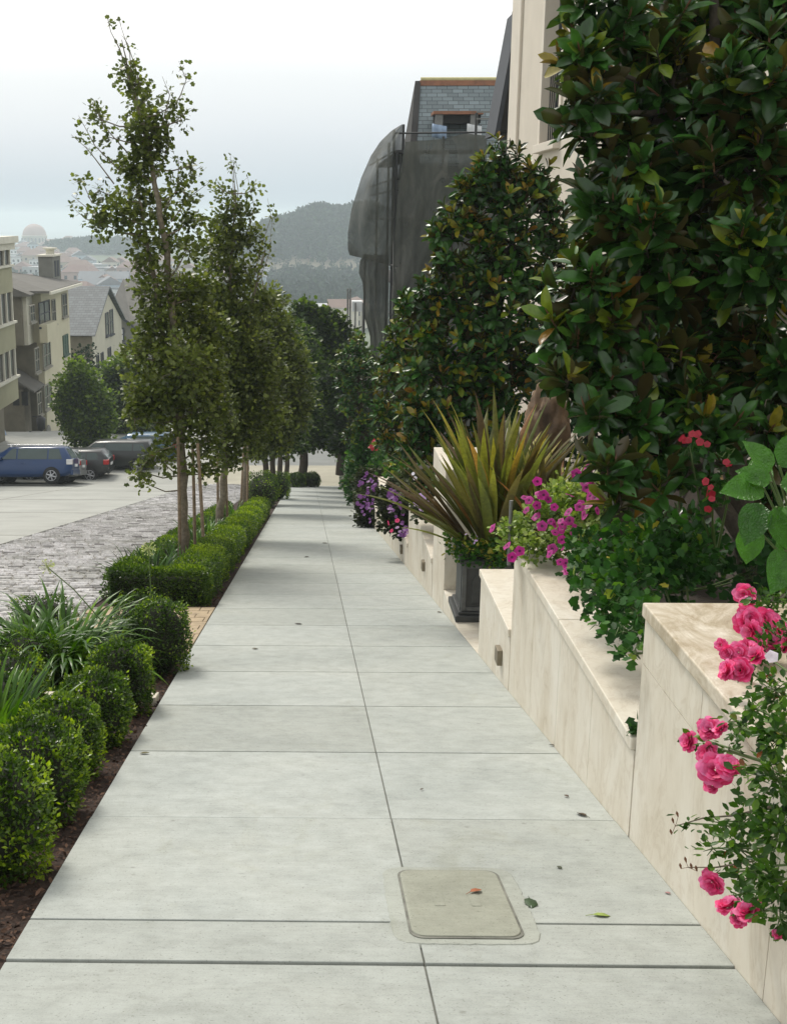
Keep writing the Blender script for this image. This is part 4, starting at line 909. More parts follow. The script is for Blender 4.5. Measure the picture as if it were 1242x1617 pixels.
for k in range(9):
    a = rad(-160+17.5*k); x = dq[0]+R_*math.cos(a); y = dq[1]+R_*math.sin(a)
    m_ = MB(); m_.lathe([(1.0, 0), (1.0, 4.5), (.0, 5.8)], (x, y, z0+1), 8); m_.build('arched_window', MAT['glassd'], dm)
# woods: far stands of trees, one mass each
def forest(name, label, pts, size, tone, leaves=46):
    N = len(pts)*leaves; c = np.repeat(np.array(pts), leaves, 0); s_ = np.repeat(size, leaves)
    u = nrm(rs.normal(size=(N, 3))); u[:, 2] = np.abs(u[:, 2])*1.1-.15; r = rs.random(N)**.33
    p_ = c + u*(r*s_)[:, None]*np.array([1, 1, 1.15]); p_[:, 2] += s_*.55
    tn = np.clip(np.repeat(tone, leaves)+rs.normal(0, .12, N), 0, 1)
    return prop(foliage(name, [leafmesh(T_RH, p_, nrm(rs.normal(size=(N, 3))), nrm(u+rs.normal(size=(N, 3))*.4), s_*.75, tn, False)], MAT['fartree'], origin=(0, 0, 0)), label, 'trees', kind='stuff')
pts = []
while len(pts) < 2600:
    x, y = rs.uniform(-75, 160), rs.uniform(600, 790)*K
    if hillz(x, y) > 9+rs.random()*4: pts.append((x, y, terr(x, y)))
forest('wooded_hill', 'dark wooded hill fading into haze', pts, rs.uniform(3.0, 5.0, len(pts)), rs.random(len(pts)))
pts = []
while len(pts) < 600:
    x, y = rs.uniform(-330, -90), rs.uniform(820, 960)*K
    if hillz(x, y) > 4+rs.random()*3: pts.append((x, y, terr(x, y)))
forest('distant_grove', 'hazy green grove on the low rise among the town roofs', pts, rs.uniform(4, 6.5, len(pts)), rs.random(len(pts)))
pts = [(x+rs.normal()*1.0, y+rs.normal()*1.2, terr(x, y)) for y in range(687, 785, 11) for x in range(-50, 90, 7)]
forest('hillside_saplings', 'rows of small shrubs on the bare reddish slope', pts, rs.uniform(1.6, 3.0, len(pts)), rs.random(len(pts)), 20)
pts = [(x, y, terr(x, y)) for x, y in zip(rs.uniform(-260, 60, 260), rs.uniform(340, 700, 260)*K) if hillz(x, y) < 5]
forest('town_trees', 'scattered trees between the houses of the valley town', pts, rs.uniform(2.2, 4.2, len(pts)), rs.random(len(pts)), 50)
pts = [(x, y, terr(x, y)) for x, y in zip(rs.uniform(-70, 110, 420), rs.uniform(420, 560, 420)*K)]
forest('valley_woods', 'dark woods in the valley at the foot of the slope', pts, rs.uniform(3, 5, len(pts)), rs.random(len(pts))*.6, 50)
# bare slope in front of the wood
mb = MB()
mb.grid(lambda u, v: (-60+170*u, 677+110*v, terr(-60+170*u, 677+110*v)+.6), 24, 16); prop(mb.build('bare_slope', MAT['hill']), kind='structure')

# ================================================================== PLANTS
def blob_world(b, Ydef):
    px, py, r = b[:3]; Y = b[3] if len(b) > 3 else Ydef
    c = atY(px, py, Y); k = Y*K/F_PX*1.0
    return c, r*k
def cluster_leaves(tmpl, tips, axes, per, size, spread, tone_c, updroop=0.0, tj=.15, ori=.8, sizej=.3, smooth=True):
    N = len(tips)*per; c = np.repeat(tips, per, 0); ax = np.repeat(axes, per, 0)
    p_ = c + rs.normal(size=(N, 3))*spread
    d = nrm(nrm(p_-c+1e-6)*.6 + ax*ori + rs.normal(size=(N, 3))*.6 + np.array([0, 0, updroop]))
    nn = nrm(rs.normal(size=(N, 3))*.7 + np.array([0, 0, 1.0]) + ax*.4)
    tn = np.clip(np.repeat(tone_c, per) + rs.normal(0, tj, N), 0, 1)
    return leafmesh(tmpl, p_, d, nn, size*rs.uniform(1-sizej, 1+sizej, N), tn, smooth)
def tree(name, label, cat, trunks, blobs, Y, leafm, barkm, tmpl=T_LOBE, lsize=.06, per=9, dens=60, spread=None, group=None, wisps=(), tone=.45, updroop=0.0, tw=.35, shell=.55, limb=True, base=None):
    """trunks: list of lists (px, py, radius[, Y]); blobs: (px, py, r px[, Y[, density]])"""
    t0 = trunks[0][0]; bp = atY(t0[0], t0[1], t0[3] if len(t0) > 3 else Y)
    t_ = thing(name, label, cat, tuple(bp), group)
    m_ = MB(); nodes = []
    for tr in trunks:
        pts = [tuple(atY(q[0], q[1], q[3] if len(q) > 3 else Y)) for q in tr]; rr = [q[2] for q in tr]
        # resample with a little wander
        fine = []; fr = []
        for i in range(len(pts)-1):
            for k in range(4):
                u = k/4; p_ = np.array(pts[i])*(1-u)+np.array(pts[i+1])*u + rs.normal(size=3)*rr[i]*.22*(0 if i+k == 0 else 1); fine.append(tuple(p_)); fr.append(rr[i]*(1-u)+rr[i+1]*u)
        fine.append(pts[-1]); fr.append(rr[-1]); m_.tube(fine, fr, 8); nodes += fine[2:]
    nodes = np.array(nodes); L = []
    for b in blobs:
        c, r = blob_world(b, Y); dd = (b[4] if len(b) > 4 else 1.0)
        n_ = max(3, int(dens*r*r*dd*10))
        u = nrm(rs.normal(size=(n_, 3))); rad_ = rs.random(n_)**.42*r*(1+rs.normal(0, .12, n_))
        tips = c + u*rad_[:, None]; axs = nrm(u + np.array([0, 0, .4]))
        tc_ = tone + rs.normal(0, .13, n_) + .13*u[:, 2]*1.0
        L.append(cluster_leaves(tmpl, tips, axs, per, lsize, spread or lsize*1.0, tc_, updroop))
        if limb:
            below = nodes[nodes[:, 2] < c[2]-.3*r] if (nodes[:, 2] < c[2]-.3*r).any() else nodes
            a = below[np.argmin(np.linalg.norm(below-c, axis=1))]; mid = (a+c)/2 + np.array([0, 0, -.08*np.linalg.norm(c-a)])
            r0 = min(.035, .010+.02*r)
            m_.tube([a, mid, c, c+np.array([0, 0, r*.6])], [r0, r0*.8, r0*.5, r0*.2], 5)
            for i in range(min(n_, 12)):
                q = tips[i]; s_ = c+(q-c)*.15; m_.tube([s_, (s_+q)/2+rs.normal(size=3)*r*.07, q], [.006, .004, .002], 3, cap=False)
    for (pts_, dl) in wisps:           # bare twigs with a few leaves
        W = [atY(q[0], q[1], q[2] if len(q) > 2 else Y) for q in pts_]; m_.tube(W, list(np.linspace(.011, .0025, len(W))), 4, cap=False)
        W = np.array(W); n_ = dl
        if n_:
            s_ = rs.random(n_)**.7*(len(W)-1); i = np.minimum(s_.astype(int), len(W)-2); f_ = (s_-i)[:, None]; tips = W[i]*(1-f_)+W[i+1]*f_
            side = nrm(rs.normal(size=(n_, 3))); m2_ = tips + side*rs.uniform(.02, .10, n_)[:, None]
            for a, q in zip(tips, m2_): m_.tube([a, q], [.003, .002], 3, cap=False)
            L.append(cluster_leaves(tmpl, m2_, side, 3, lsize*.9, lsize*.45, np.full(n_, tone), updroop))
    m_.build('trunk', barkm, t_)
    foliage('crown', L, leafm, t_)
    return t_

# ---- young street trees in the clipped bed
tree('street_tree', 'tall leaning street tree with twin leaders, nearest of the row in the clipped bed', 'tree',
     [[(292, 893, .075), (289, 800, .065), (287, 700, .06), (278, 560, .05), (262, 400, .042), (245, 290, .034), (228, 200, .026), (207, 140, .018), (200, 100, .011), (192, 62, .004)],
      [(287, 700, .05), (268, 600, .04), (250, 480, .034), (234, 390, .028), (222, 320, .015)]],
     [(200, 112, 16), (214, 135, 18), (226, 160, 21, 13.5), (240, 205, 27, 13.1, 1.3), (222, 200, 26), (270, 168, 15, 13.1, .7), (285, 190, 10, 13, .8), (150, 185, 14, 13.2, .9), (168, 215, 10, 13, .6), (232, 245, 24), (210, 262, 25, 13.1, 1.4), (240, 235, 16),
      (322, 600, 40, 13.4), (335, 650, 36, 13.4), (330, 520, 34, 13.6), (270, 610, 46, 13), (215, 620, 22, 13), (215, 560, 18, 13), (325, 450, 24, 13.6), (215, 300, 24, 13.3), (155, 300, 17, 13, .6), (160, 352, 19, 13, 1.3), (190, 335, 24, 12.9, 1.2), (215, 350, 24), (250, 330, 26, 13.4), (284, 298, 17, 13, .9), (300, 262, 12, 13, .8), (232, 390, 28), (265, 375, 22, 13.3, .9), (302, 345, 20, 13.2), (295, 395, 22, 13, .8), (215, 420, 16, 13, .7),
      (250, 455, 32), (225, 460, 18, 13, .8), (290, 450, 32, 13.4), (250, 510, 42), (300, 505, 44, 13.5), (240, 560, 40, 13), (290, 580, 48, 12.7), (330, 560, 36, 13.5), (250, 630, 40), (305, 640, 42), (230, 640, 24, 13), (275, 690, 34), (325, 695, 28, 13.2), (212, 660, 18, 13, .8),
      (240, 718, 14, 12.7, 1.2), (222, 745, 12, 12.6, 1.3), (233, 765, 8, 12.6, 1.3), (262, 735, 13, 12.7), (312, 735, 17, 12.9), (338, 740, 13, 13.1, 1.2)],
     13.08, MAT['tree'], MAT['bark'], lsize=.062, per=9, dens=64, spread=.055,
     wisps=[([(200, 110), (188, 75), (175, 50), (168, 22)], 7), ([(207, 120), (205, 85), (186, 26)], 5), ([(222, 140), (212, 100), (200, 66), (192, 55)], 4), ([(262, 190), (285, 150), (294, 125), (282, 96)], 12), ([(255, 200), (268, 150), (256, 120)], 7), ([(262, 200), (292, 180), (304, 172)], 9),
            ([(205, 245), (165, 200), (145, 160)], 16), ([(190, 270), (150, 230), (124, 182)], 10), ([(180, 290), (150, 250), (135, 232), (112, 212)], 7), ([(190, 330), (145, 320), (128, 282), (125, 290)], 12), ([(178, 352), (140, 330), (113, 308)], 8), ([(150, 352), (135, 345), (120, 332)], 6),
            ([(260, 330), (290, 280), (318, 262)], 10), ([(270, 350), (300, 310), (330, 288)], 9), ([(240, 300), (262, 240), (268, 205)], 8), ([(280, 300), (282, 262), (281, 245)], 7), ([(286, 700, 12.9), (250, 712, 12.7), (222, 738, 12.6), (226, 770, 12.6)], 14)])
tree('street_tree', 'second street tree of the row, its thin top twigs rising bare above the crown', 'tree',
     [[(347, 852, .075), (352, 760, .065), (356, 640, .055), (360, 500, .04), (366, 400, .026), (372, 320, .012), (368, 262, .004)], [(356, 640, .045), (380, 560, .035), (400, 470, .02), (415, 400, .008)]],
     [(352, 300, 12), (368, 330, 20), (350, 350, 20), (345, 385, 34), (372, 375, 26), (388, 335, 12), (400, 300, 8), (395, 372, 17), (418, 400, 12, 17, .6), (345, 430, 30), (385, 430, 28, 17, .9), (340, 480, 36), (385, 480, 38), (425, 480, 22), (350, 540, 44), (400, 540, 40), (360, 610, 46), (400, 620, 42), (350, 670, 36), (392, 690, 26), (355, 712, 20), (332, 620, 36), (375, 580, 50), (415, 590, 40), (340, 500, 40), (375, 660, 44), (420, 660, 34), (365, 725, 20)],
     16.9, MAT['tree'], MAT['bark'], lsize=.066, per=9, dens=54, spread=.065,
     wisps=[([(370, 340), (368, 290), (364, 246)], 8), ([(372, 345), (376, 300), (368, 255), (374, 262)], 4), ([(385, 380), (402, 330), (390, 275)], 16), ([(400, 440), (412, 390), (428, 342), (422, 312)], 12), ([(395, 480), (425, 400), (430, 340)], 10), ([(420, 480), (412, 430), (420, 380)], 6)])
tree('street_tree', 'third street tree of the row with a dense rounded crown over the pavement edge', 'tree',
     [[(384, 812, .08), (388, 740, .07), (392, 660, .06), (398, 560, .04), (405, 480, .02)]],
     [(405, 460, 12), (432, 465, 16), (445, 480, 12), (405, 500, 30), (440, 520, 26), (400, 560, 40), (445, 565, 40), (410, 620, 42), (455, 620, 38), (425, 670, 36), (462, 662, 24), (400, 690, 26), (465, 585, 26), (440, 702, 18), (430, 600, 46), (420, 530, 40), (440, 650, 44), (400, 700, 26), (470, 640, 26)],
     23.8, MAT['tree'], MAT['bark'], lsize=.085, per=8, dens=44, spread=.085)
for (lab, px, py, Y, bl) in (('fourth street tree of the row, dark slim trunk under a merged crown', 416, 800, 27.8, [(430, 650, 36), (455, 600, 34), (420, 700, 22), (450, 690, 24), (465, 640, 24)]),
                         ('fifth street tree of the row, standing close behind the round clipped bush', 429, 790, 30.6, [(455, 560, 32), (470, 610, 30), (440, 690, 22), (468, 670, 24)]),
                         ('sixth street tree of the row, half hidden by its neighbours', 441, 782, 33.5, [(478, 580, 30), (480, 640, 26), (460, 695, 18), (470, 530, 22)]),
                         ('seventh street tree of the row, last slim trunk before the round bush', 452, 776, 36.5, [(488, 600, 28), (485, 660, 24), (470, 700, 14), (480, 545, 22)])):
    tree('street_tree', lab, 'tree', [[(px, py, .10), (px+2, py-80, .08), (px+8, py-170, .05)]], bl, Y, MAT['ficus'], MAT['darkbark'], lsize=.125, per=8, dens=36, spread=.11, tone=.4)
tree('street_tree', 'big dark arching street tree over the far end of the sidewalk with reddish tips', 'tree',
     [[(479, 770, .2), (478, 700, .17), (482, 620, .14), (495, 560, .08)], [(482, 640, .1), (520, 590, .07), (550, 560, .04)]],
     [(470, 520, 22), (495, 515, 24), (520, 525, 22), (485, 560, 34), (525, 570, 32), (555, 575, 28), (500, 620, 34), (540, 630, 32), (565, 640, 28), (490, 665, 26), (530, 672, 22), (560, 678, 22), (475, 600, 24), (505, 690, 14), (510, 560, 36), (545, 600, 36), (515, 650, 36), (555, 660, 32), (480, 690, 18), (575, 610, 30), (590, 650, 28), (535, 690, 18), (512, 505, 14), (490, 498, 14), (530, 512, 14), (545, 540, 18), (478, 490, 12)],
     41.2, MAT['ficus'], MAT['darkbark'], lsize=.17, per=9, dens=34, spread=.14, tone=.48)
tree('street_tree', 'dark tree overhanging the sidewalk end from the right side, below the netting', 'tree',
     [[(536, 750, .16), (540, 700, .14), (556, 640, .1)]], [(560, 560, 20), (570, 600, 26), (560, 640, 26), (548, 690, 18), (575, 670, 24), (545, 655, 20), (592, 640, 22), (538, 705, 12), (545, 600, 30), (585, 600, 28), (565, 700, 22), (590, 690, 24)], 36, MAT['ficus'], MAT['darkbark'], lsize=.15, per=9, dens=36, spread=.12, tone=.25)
# far-side trees by the cars
tree('ficus_tree', 'bushy round headed tree in front of the cream apartment house', 'tree', [[(144, 722, .14), (146, 690, .12), (138, 640, .08)]],
     [(122, 588, 20), (108, 612, 22), (135, 610, 24), (150, 632, 24), (118, 640, 26), (142, 660, 26), (160, 668, 20), (110, 665, 18), (128, 682, 22), (155, 690, 18), (96, 640, 12), (172, 660, 10)], 52, MAT['ficus'], MAT['darkbark'], lsize=.17, per=9, dens=20, spread=.16, tone=.74)
tree('ficus_tree', 'second bushy green tree behind the dark parked cars, left of the leaning street tree', 'tree', [[(205, 722, .14), (205, 680, .12), (200, 640, .08)]],
     [(178, 590, 20), (200, 582, 24), (224, 600, 22), (185, 620, 24), (212, 630, 28), (236, 640, 22), (195, 655, 24), (222, 670, 24), (245, 675, 18), (205, 690, 18), (180, 680, 12), (240, 610, 18)], 58, MAT['ficus'], MAT['darkbark'], lsize=.18, per=9, dens=20, spread=.17, tone=.66)
tree('ficus_tree', 'small bluish tree rising between the two left gabled houses', 'tree', [[(132, 660, .12), (131, 600, .08)]], [(125, 575, 16), (138, 560, 14), (128, 592, 18), (142, 585, 14)], 72, MAT['fartree'], MAT['darkbark'], lsize=.2, per=8, dens=5, spread=.2)
# stakes
def stake(x0, y0, x1, y1, Y, label, r=.024):
    a = atY(x0, y0, Y); b_ = atY(x1, y1, Y); m_ = MB(); m_.tube([a, (a+b_)/2+np.array([.004, 0, 0]), b_], [r, r, r*.9], 7)
    o = m_.build('tree_stake', MAT['stake'], origin=tuple(a)); prop(o, label, 'stake', 'wooden stakes supporting the street trees')
stake(284, 882, 281, 690, 12.9, 'wooden stake pressed against the left side of the nearest leaning tree trunk')
stake(308, 884, 304, 700, 13.4, 'wooden stake standing just right of the nearest tree trunk')
stake(323, 895, 312, 700, 12.8, 'wooden stake leaning left, rightmost beside the nearest tree')
stake(344, 846, 343, 690, 17.2, 'wooden stake left of the second tree trunk')
stake(360, 848, 354, 690, 17.0, 'wooden stake just right of the second tree trunk')
stake(379, 812, 385, 690, 23.3, 'wooden stake left of the third tree trunk')
stake(390, 815, 391, 690, 23.6, 'wooden stake right of the third tree trunk', .03)

# ---- clipped boxwood
def boxball(c, r, label=None, n=3600, tone=.42, ls=.021, group='clipped boxwood balls in the first bed', name='boxwood_ball', mat='box'):
    c = np.array(c); r = np.array(r, float)
    u = nrm(rs.normal(size=(n, 3))); u = u[u[:, 2] > -.75]; n = len(u)
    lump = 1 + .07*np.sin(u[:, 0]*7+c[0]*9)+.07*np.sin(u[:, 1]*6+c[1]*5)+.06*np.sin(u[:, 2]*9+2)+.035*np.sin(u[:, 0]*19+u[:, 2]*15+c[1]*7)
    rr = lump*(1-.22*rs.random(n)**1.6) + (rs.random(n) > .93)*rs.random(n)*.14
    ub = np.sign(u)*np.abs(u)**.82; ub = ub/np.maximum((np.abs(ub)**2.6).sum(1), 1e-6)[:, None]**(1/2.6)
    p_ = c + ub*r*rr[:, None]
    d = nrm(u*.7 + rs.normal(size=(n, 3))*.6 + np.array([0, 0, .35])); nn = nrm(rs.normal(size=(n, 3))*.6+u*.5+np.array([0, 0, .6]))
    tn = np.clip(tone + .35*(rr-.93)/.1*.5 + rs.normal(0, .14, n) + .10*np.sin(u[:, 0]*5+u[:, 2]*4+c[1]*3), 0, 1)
    core = ico(c, r*.84, 3, .03); core = (core[0], core[1], 1)
    o = foliage(name, [leafmesh(T_RH, p_, d, nn, ls*rs.uniform(.7, 1.3, n), tn, False)], [MAT[mat], MAT['core']], origin=(c[0], c[1], c[2]-r[2]*.9), cores=[core])
    return prop(o, label, 'bush', group)
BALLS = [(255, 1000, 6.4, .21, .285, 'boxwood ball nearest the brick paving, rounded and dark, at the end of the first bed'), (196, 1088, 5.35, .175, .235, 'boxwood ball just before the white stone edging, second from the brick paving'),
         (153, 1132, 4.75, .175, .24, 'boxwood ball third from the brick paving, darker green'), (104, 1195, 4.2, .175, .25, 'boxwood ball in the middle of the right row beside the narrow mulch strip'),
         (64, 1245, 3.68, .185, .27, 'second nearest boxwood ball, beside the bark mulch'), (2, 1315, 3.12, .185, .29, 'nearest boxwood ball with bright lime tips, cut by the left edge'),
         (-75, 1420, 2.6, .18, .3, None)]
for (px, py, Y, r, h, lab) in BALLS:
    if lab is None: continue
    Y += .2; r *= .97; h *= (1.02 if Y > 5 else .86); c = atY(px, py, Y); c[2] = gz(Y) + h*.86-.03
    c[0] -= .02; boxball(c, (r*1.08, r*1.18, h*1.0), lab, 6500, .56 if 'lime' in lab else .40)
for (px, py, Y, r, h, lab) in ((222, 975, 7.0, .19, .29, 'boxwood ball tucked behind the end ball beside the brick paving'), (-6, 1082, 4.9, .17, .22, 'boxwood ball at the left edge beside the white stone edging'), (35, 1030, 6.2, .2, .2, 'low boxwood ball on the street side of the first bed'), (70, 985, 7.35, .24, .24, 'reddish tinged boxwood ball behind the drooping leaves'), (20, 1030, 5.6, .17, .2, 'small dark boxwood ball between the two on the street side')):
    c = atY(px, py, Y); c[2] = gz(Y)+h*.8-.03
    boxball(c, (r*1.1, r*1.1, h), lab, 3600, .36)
def hedge(x0, x1, y0, y1, h, label, tone=.42, n=14000, ls=.026, bumps=.05):
    """clipped hedge with rounded shoulders following the slope"""
    y0, y1 = y0*K, y1*K; gz = gr
    side = rs.random(n); L1, L2 = (x1-x0), (y1-y0)
    A = np.array([L1*L2*1.0, L1*h, L1*h, L2*h, L2*h]); A /= A.sum(); k = rs.choice(5, n, p=A)
    u, v = rs.random(n), rs.random(n)
    X = np.where(k == 0, x0+u*L1, np.where((k == 1) | (k == 2), x0+u*L1, np.where(k == 3, x0, x1)))
    Yy = np.where(k == 0, y0+v*L2, np.where(k == 1, y0, np.where(k == 2, y1, y0+u*L2)))
    Z = np.where(k == 0, h, v*h)
    no = np.stack([np.where(k == 3, -1., np.where(k == 4, 1., 0)), np.where(k == 1, -1., np.where(k == 2, 1., 0)), np.where(k == 0, 1., 0)], 1)
    # round the edges: pull corners in
    cxm, cym = (x0+x1)/2, (y0+y1)/2; e = .10
    ex = np.clip(np.abs(X-cxm)-(L1/2-e), 0, e)/e; ey = np.clip(np.abs(Yy-cym)-(L2/2-e), 0, e)/e; ez = np.clip(Z-(h-e), 0, e)/e
    q = ex**2+ey**2+ez**2; pull = np.where(q > 1, (np.sqrt(q)-1)*e*.75, 0)
    lump = bumps*(np.sin(Yy*5.2+X*2)+.6*np.sin(Yy*11+X*9+1)+.5*np.sin(Z*13+X*8))/2
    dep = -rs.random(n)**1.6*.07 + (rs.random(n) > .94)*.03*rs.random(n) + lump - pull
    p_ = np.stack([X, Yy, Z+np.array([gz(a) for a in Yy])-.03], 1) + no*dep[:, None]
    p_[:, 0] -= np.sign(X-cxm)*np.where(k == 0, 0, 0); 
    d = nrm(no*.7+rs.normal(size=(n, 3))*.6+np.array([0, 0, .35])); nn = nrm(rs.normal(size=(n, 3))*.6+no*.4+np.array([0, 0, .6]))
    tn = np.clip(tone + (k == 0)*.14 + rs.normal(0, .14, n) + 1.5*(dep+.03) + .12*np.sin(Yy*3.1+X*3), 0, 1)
    m_ = MB(); i_ = .085
    m_.sbox(x0+i_, x1-i_, y0+i_, y1-i_, lambda y: gz(y)-.05, lambda y: gz(y)+h-i_-.05)
    o = foliage('boxwood_hedge', [leafmesh(T_RH, p_, d, nn, ls*rs.uniform(.7, 1.3, n), tn, False)], [MAT['box'], MAT['core']], origin=((x0+x1)/2, (y0+y1)/2, gz((y0+y1)/2)), cores=[(np.array(m_.v), m_.f, 1)])
    return prop(o, label, 'hedge', 'clipped hedges round the tree bed')
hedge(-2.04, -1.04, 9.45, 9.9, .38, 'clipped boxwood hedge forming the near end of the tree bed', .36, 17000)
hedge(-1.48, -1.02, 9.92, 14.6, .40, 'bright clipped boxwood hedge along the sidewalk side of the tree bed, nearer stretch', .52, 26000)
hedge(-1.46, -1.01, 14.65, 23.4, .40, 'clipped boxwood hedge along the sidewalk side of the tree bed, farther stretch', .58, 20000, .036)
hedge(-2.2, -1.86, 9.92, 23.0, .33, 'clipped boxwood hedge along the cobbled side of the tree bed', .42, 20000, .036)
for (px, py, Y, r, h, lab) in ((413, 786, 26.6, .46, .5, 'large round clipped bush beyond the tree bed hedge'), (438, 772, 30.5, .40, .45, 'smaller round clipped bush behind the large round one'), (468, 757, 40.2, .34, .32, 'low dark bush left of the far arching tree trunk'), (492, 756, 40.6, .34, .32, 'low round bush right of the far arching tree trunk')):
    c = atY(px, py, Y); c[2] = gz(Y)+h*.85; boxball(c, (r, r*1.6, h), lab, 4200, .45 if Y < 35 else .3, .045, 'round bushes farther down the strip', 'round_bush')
# white stone edging across the first bed
m_ = MBK(); m_.sbox(-2.18, -.96, 5.72, 5.86, lambda y: gz(y)-.1, lambda y: gz(y)+.02); m_.sbox(-2.18, -1.5, 5.2, 5.719, lambda y: gz(y)-.1, lambda y: gz(y)+.012)
o = m_.build('stone_edging', MAT['trav'], origin=(-1.8, 5.6*K, gz(5.6)), bevel=.006); prop(o, 'pale stone slab edging crossing the first planting bed', 'edging')

# ---- strap leaved plants
def blades(c, n, length, width, arch, rootr, tone, tj=.2, az=None, lean=(.15, 1.0), seg=8, vfold=.3, lj=.3):
    """arching blades as leafmesh-like dict"""
    V = np.zeros((n, (seg+1)*3, 3)); tn = np.zeros(n)
    for i in range(n):
        a = rs.uniform(0, 6.28) if az is None else rs.uniform(*az)
        L_ = length*rs.uniform(1-lj, 1+lj*.6); ln = rs.uniform(*lean); wd = width*rs.uniform(.75, 1.2)
        root = np.array([c[0], c[1], c[2]]) + np.array([math.cos(a), math.sin(a), 0])*rootr*rs.random()
        th = ln; p_ = root.copy(); step = L_/seg; k = arch*rs.uniform(.6, 1.4)/seg; tw_ = rs.normal()*.25; a2 = a
        for s_ in range(seg+1):
            u = s_/seg; dv = np.array([math.cos(a2)*math.sin(th), math.sin(a2)*math.sin(th), math.cos(th)])
            sd_ = np.array([-math.sin(a2), math.cos(a2), 0]); up_ = np.cross(dv, sd_)
            w_ = wd*.5*(min(1, .55+u*2))*(1 if u < .6 else max(0.02, 1-((u-.6)/.4)**1.7))
            V[i, s_*3] = p_ + sd_*w_; V[i, s_*3+1] = p_ + up_*w_*vfold; V[i, s_*3+2] = p_ - sd_*w_
            p_ = p_ + dv*step; th += k*(.4+1.3*u); a2 += tw_/seg
        tn[i] = tone + rs.normal()*tj
    tf = []
    for s_ in range(seg): q = 3*s_; tf += [(q, q+1, q+4, q+3), (q+1, q+2, q+5, q+4)]
    return dict(tv=(seg+1)*3, tf=tf, V=V.reshape(-1, 3), N=n, tone=np.clip(tn, 0, 1), smooth=True)
def strap(label, c, n=150, L=.5, wd=.024, arch=1.5, rr=.16, tone=.4, lean=(.15, 1.0)):
    c = tuple(c); o = foliage('strap_leaved_plant', [blades(c, n, L, wd, arch, rr, tone, lean=lean)], MAT['strap'], origin=c)
    return prop(o, label, 'plant', 'agapanthus clumps in the beds')
def gp_(X, Y): return (X+.12, Y*K, gz(Y)-.03)
strap('largest drooping clump of strap leaves at the heart of the first bed', gp_(-1.84, 6.5), 420, .66, .028, 2.1, .30, .5)
strap('strap leaved clump on the street side of the first bed, beside the reddish box ball', gp_(-2.1, 6.4), 190, .6, .024, 1.6, .2, .45)
strap('upright strap leaved clump at the left edge before the white stone edging', gp_(-1.72, 4.55), 170, .50, .024, .9, .2, .5, (.05, .7))
strap('small strap leaved clump just beyond the white stone edging', gp_(-1.98, 5.05), 70, .40, .022, 1.2, .14, .4)
strap('dark strap leaved clump left of the nearest tree trunk', gp_(-1.98, 10.9), 150, .5, .024, 1.0, .25, .3, (.1, .8))
strap('strap leaved clump in front of the nearest tree stakes', gp_(-1.72, 11.6), 130, .48, .024, 1.2, .22, .45)
strap('strap leaved clump right behind the tree stakes', gp_(-1.80, 14.2), 120, .5, .026, 1.2, .25, .5)
strap('pale strap leaved clump around the second tree', gp_(-1.85, 16.2), 150, .5, .03, 1.2, .3, .6)
strap('strap leaved clump at the third tree', gp_(-1.8, 21.0), 120, .5, .03, 1.2, .3, .55)
def stalk(label, a, b_, Y):
    A_ = atY(*a, Y); B_ = atY(*b_, Y); o_ = thing('seed_head_stalk', label, 'flower stalk', tuple(A_), 'spent agapanthus flower stalks')
    m_ = MB(); m_.tube([A_, (A_+B_)/2+np.array([.0, 0, .03]), B_], [.005, .004, .004], 6); m_.build('stem', MAT['shutter'] if 0 else MAT['ger_stem'], o_)
    n = 46; u = nrm(rs.normal(size=(n, 3))); m_ = MB()
    for q in u: m_.tube([B_, B_+q*.045*rs.uniform(.8, 1.2)], [.0012, .001], 3, cap=False)
    m_.build('seed_head_rays', MAT['pale_seed'], o_)
    foliage('seed_head', [leafmesh(T_RH, B_+u*.042, u, nrm(rs.normal(size=(n, 3))), .017, np.full(n, .9), False)], MAT['var'], o_)
MAT['ger_stem'] = plain('green_stem', (.08, .13, .03), .6); MAT['pale_seed'] = plain('pale_seed', (.45, .5, .2), .7)
stalk('pale green seed head on a stalk leaning left over the cobbles', (160, 980), (74, 895), 6.5)
stalk('pale green seed head on an upright stalk in front of the hedge end', (239, 960), (235, 866), 6.6)

# ---- flax in the planter
def flax(label, c, n, L, wd, tone, az=None, lean=(.02, .75)):
    o = foliage('flax_plant', [blades(c, n, L, wd, .38, .1, tone, .26, az, lean, 9, .45, .28)], MAT['flax'], origin=c); return prop(o, label, 'plant', 'spiky bronze flax plants')
flax('large spiky bronze and yellow flax fanning out of the lead planter box', (px0+pw*.62, py0+pw/2, pz+.57), 105, 1.30, .080, .50, None, (.02, .68))
flax('few low bronze flax blades leaning out to the left over the sidewalk edge', (px0+pw*.45, py0+pw*.4, pz+.57), 22, 1.15, .062, .25, (2.5, 3.9), (.6, 1.05))
flax('smaller spiky flax right behind the petunias beside the rock', tuple(atY(850, 860, 8.4)+np.array([.1, 0, -.1])), 80, .98, .06, .55, None, (.02, .7))

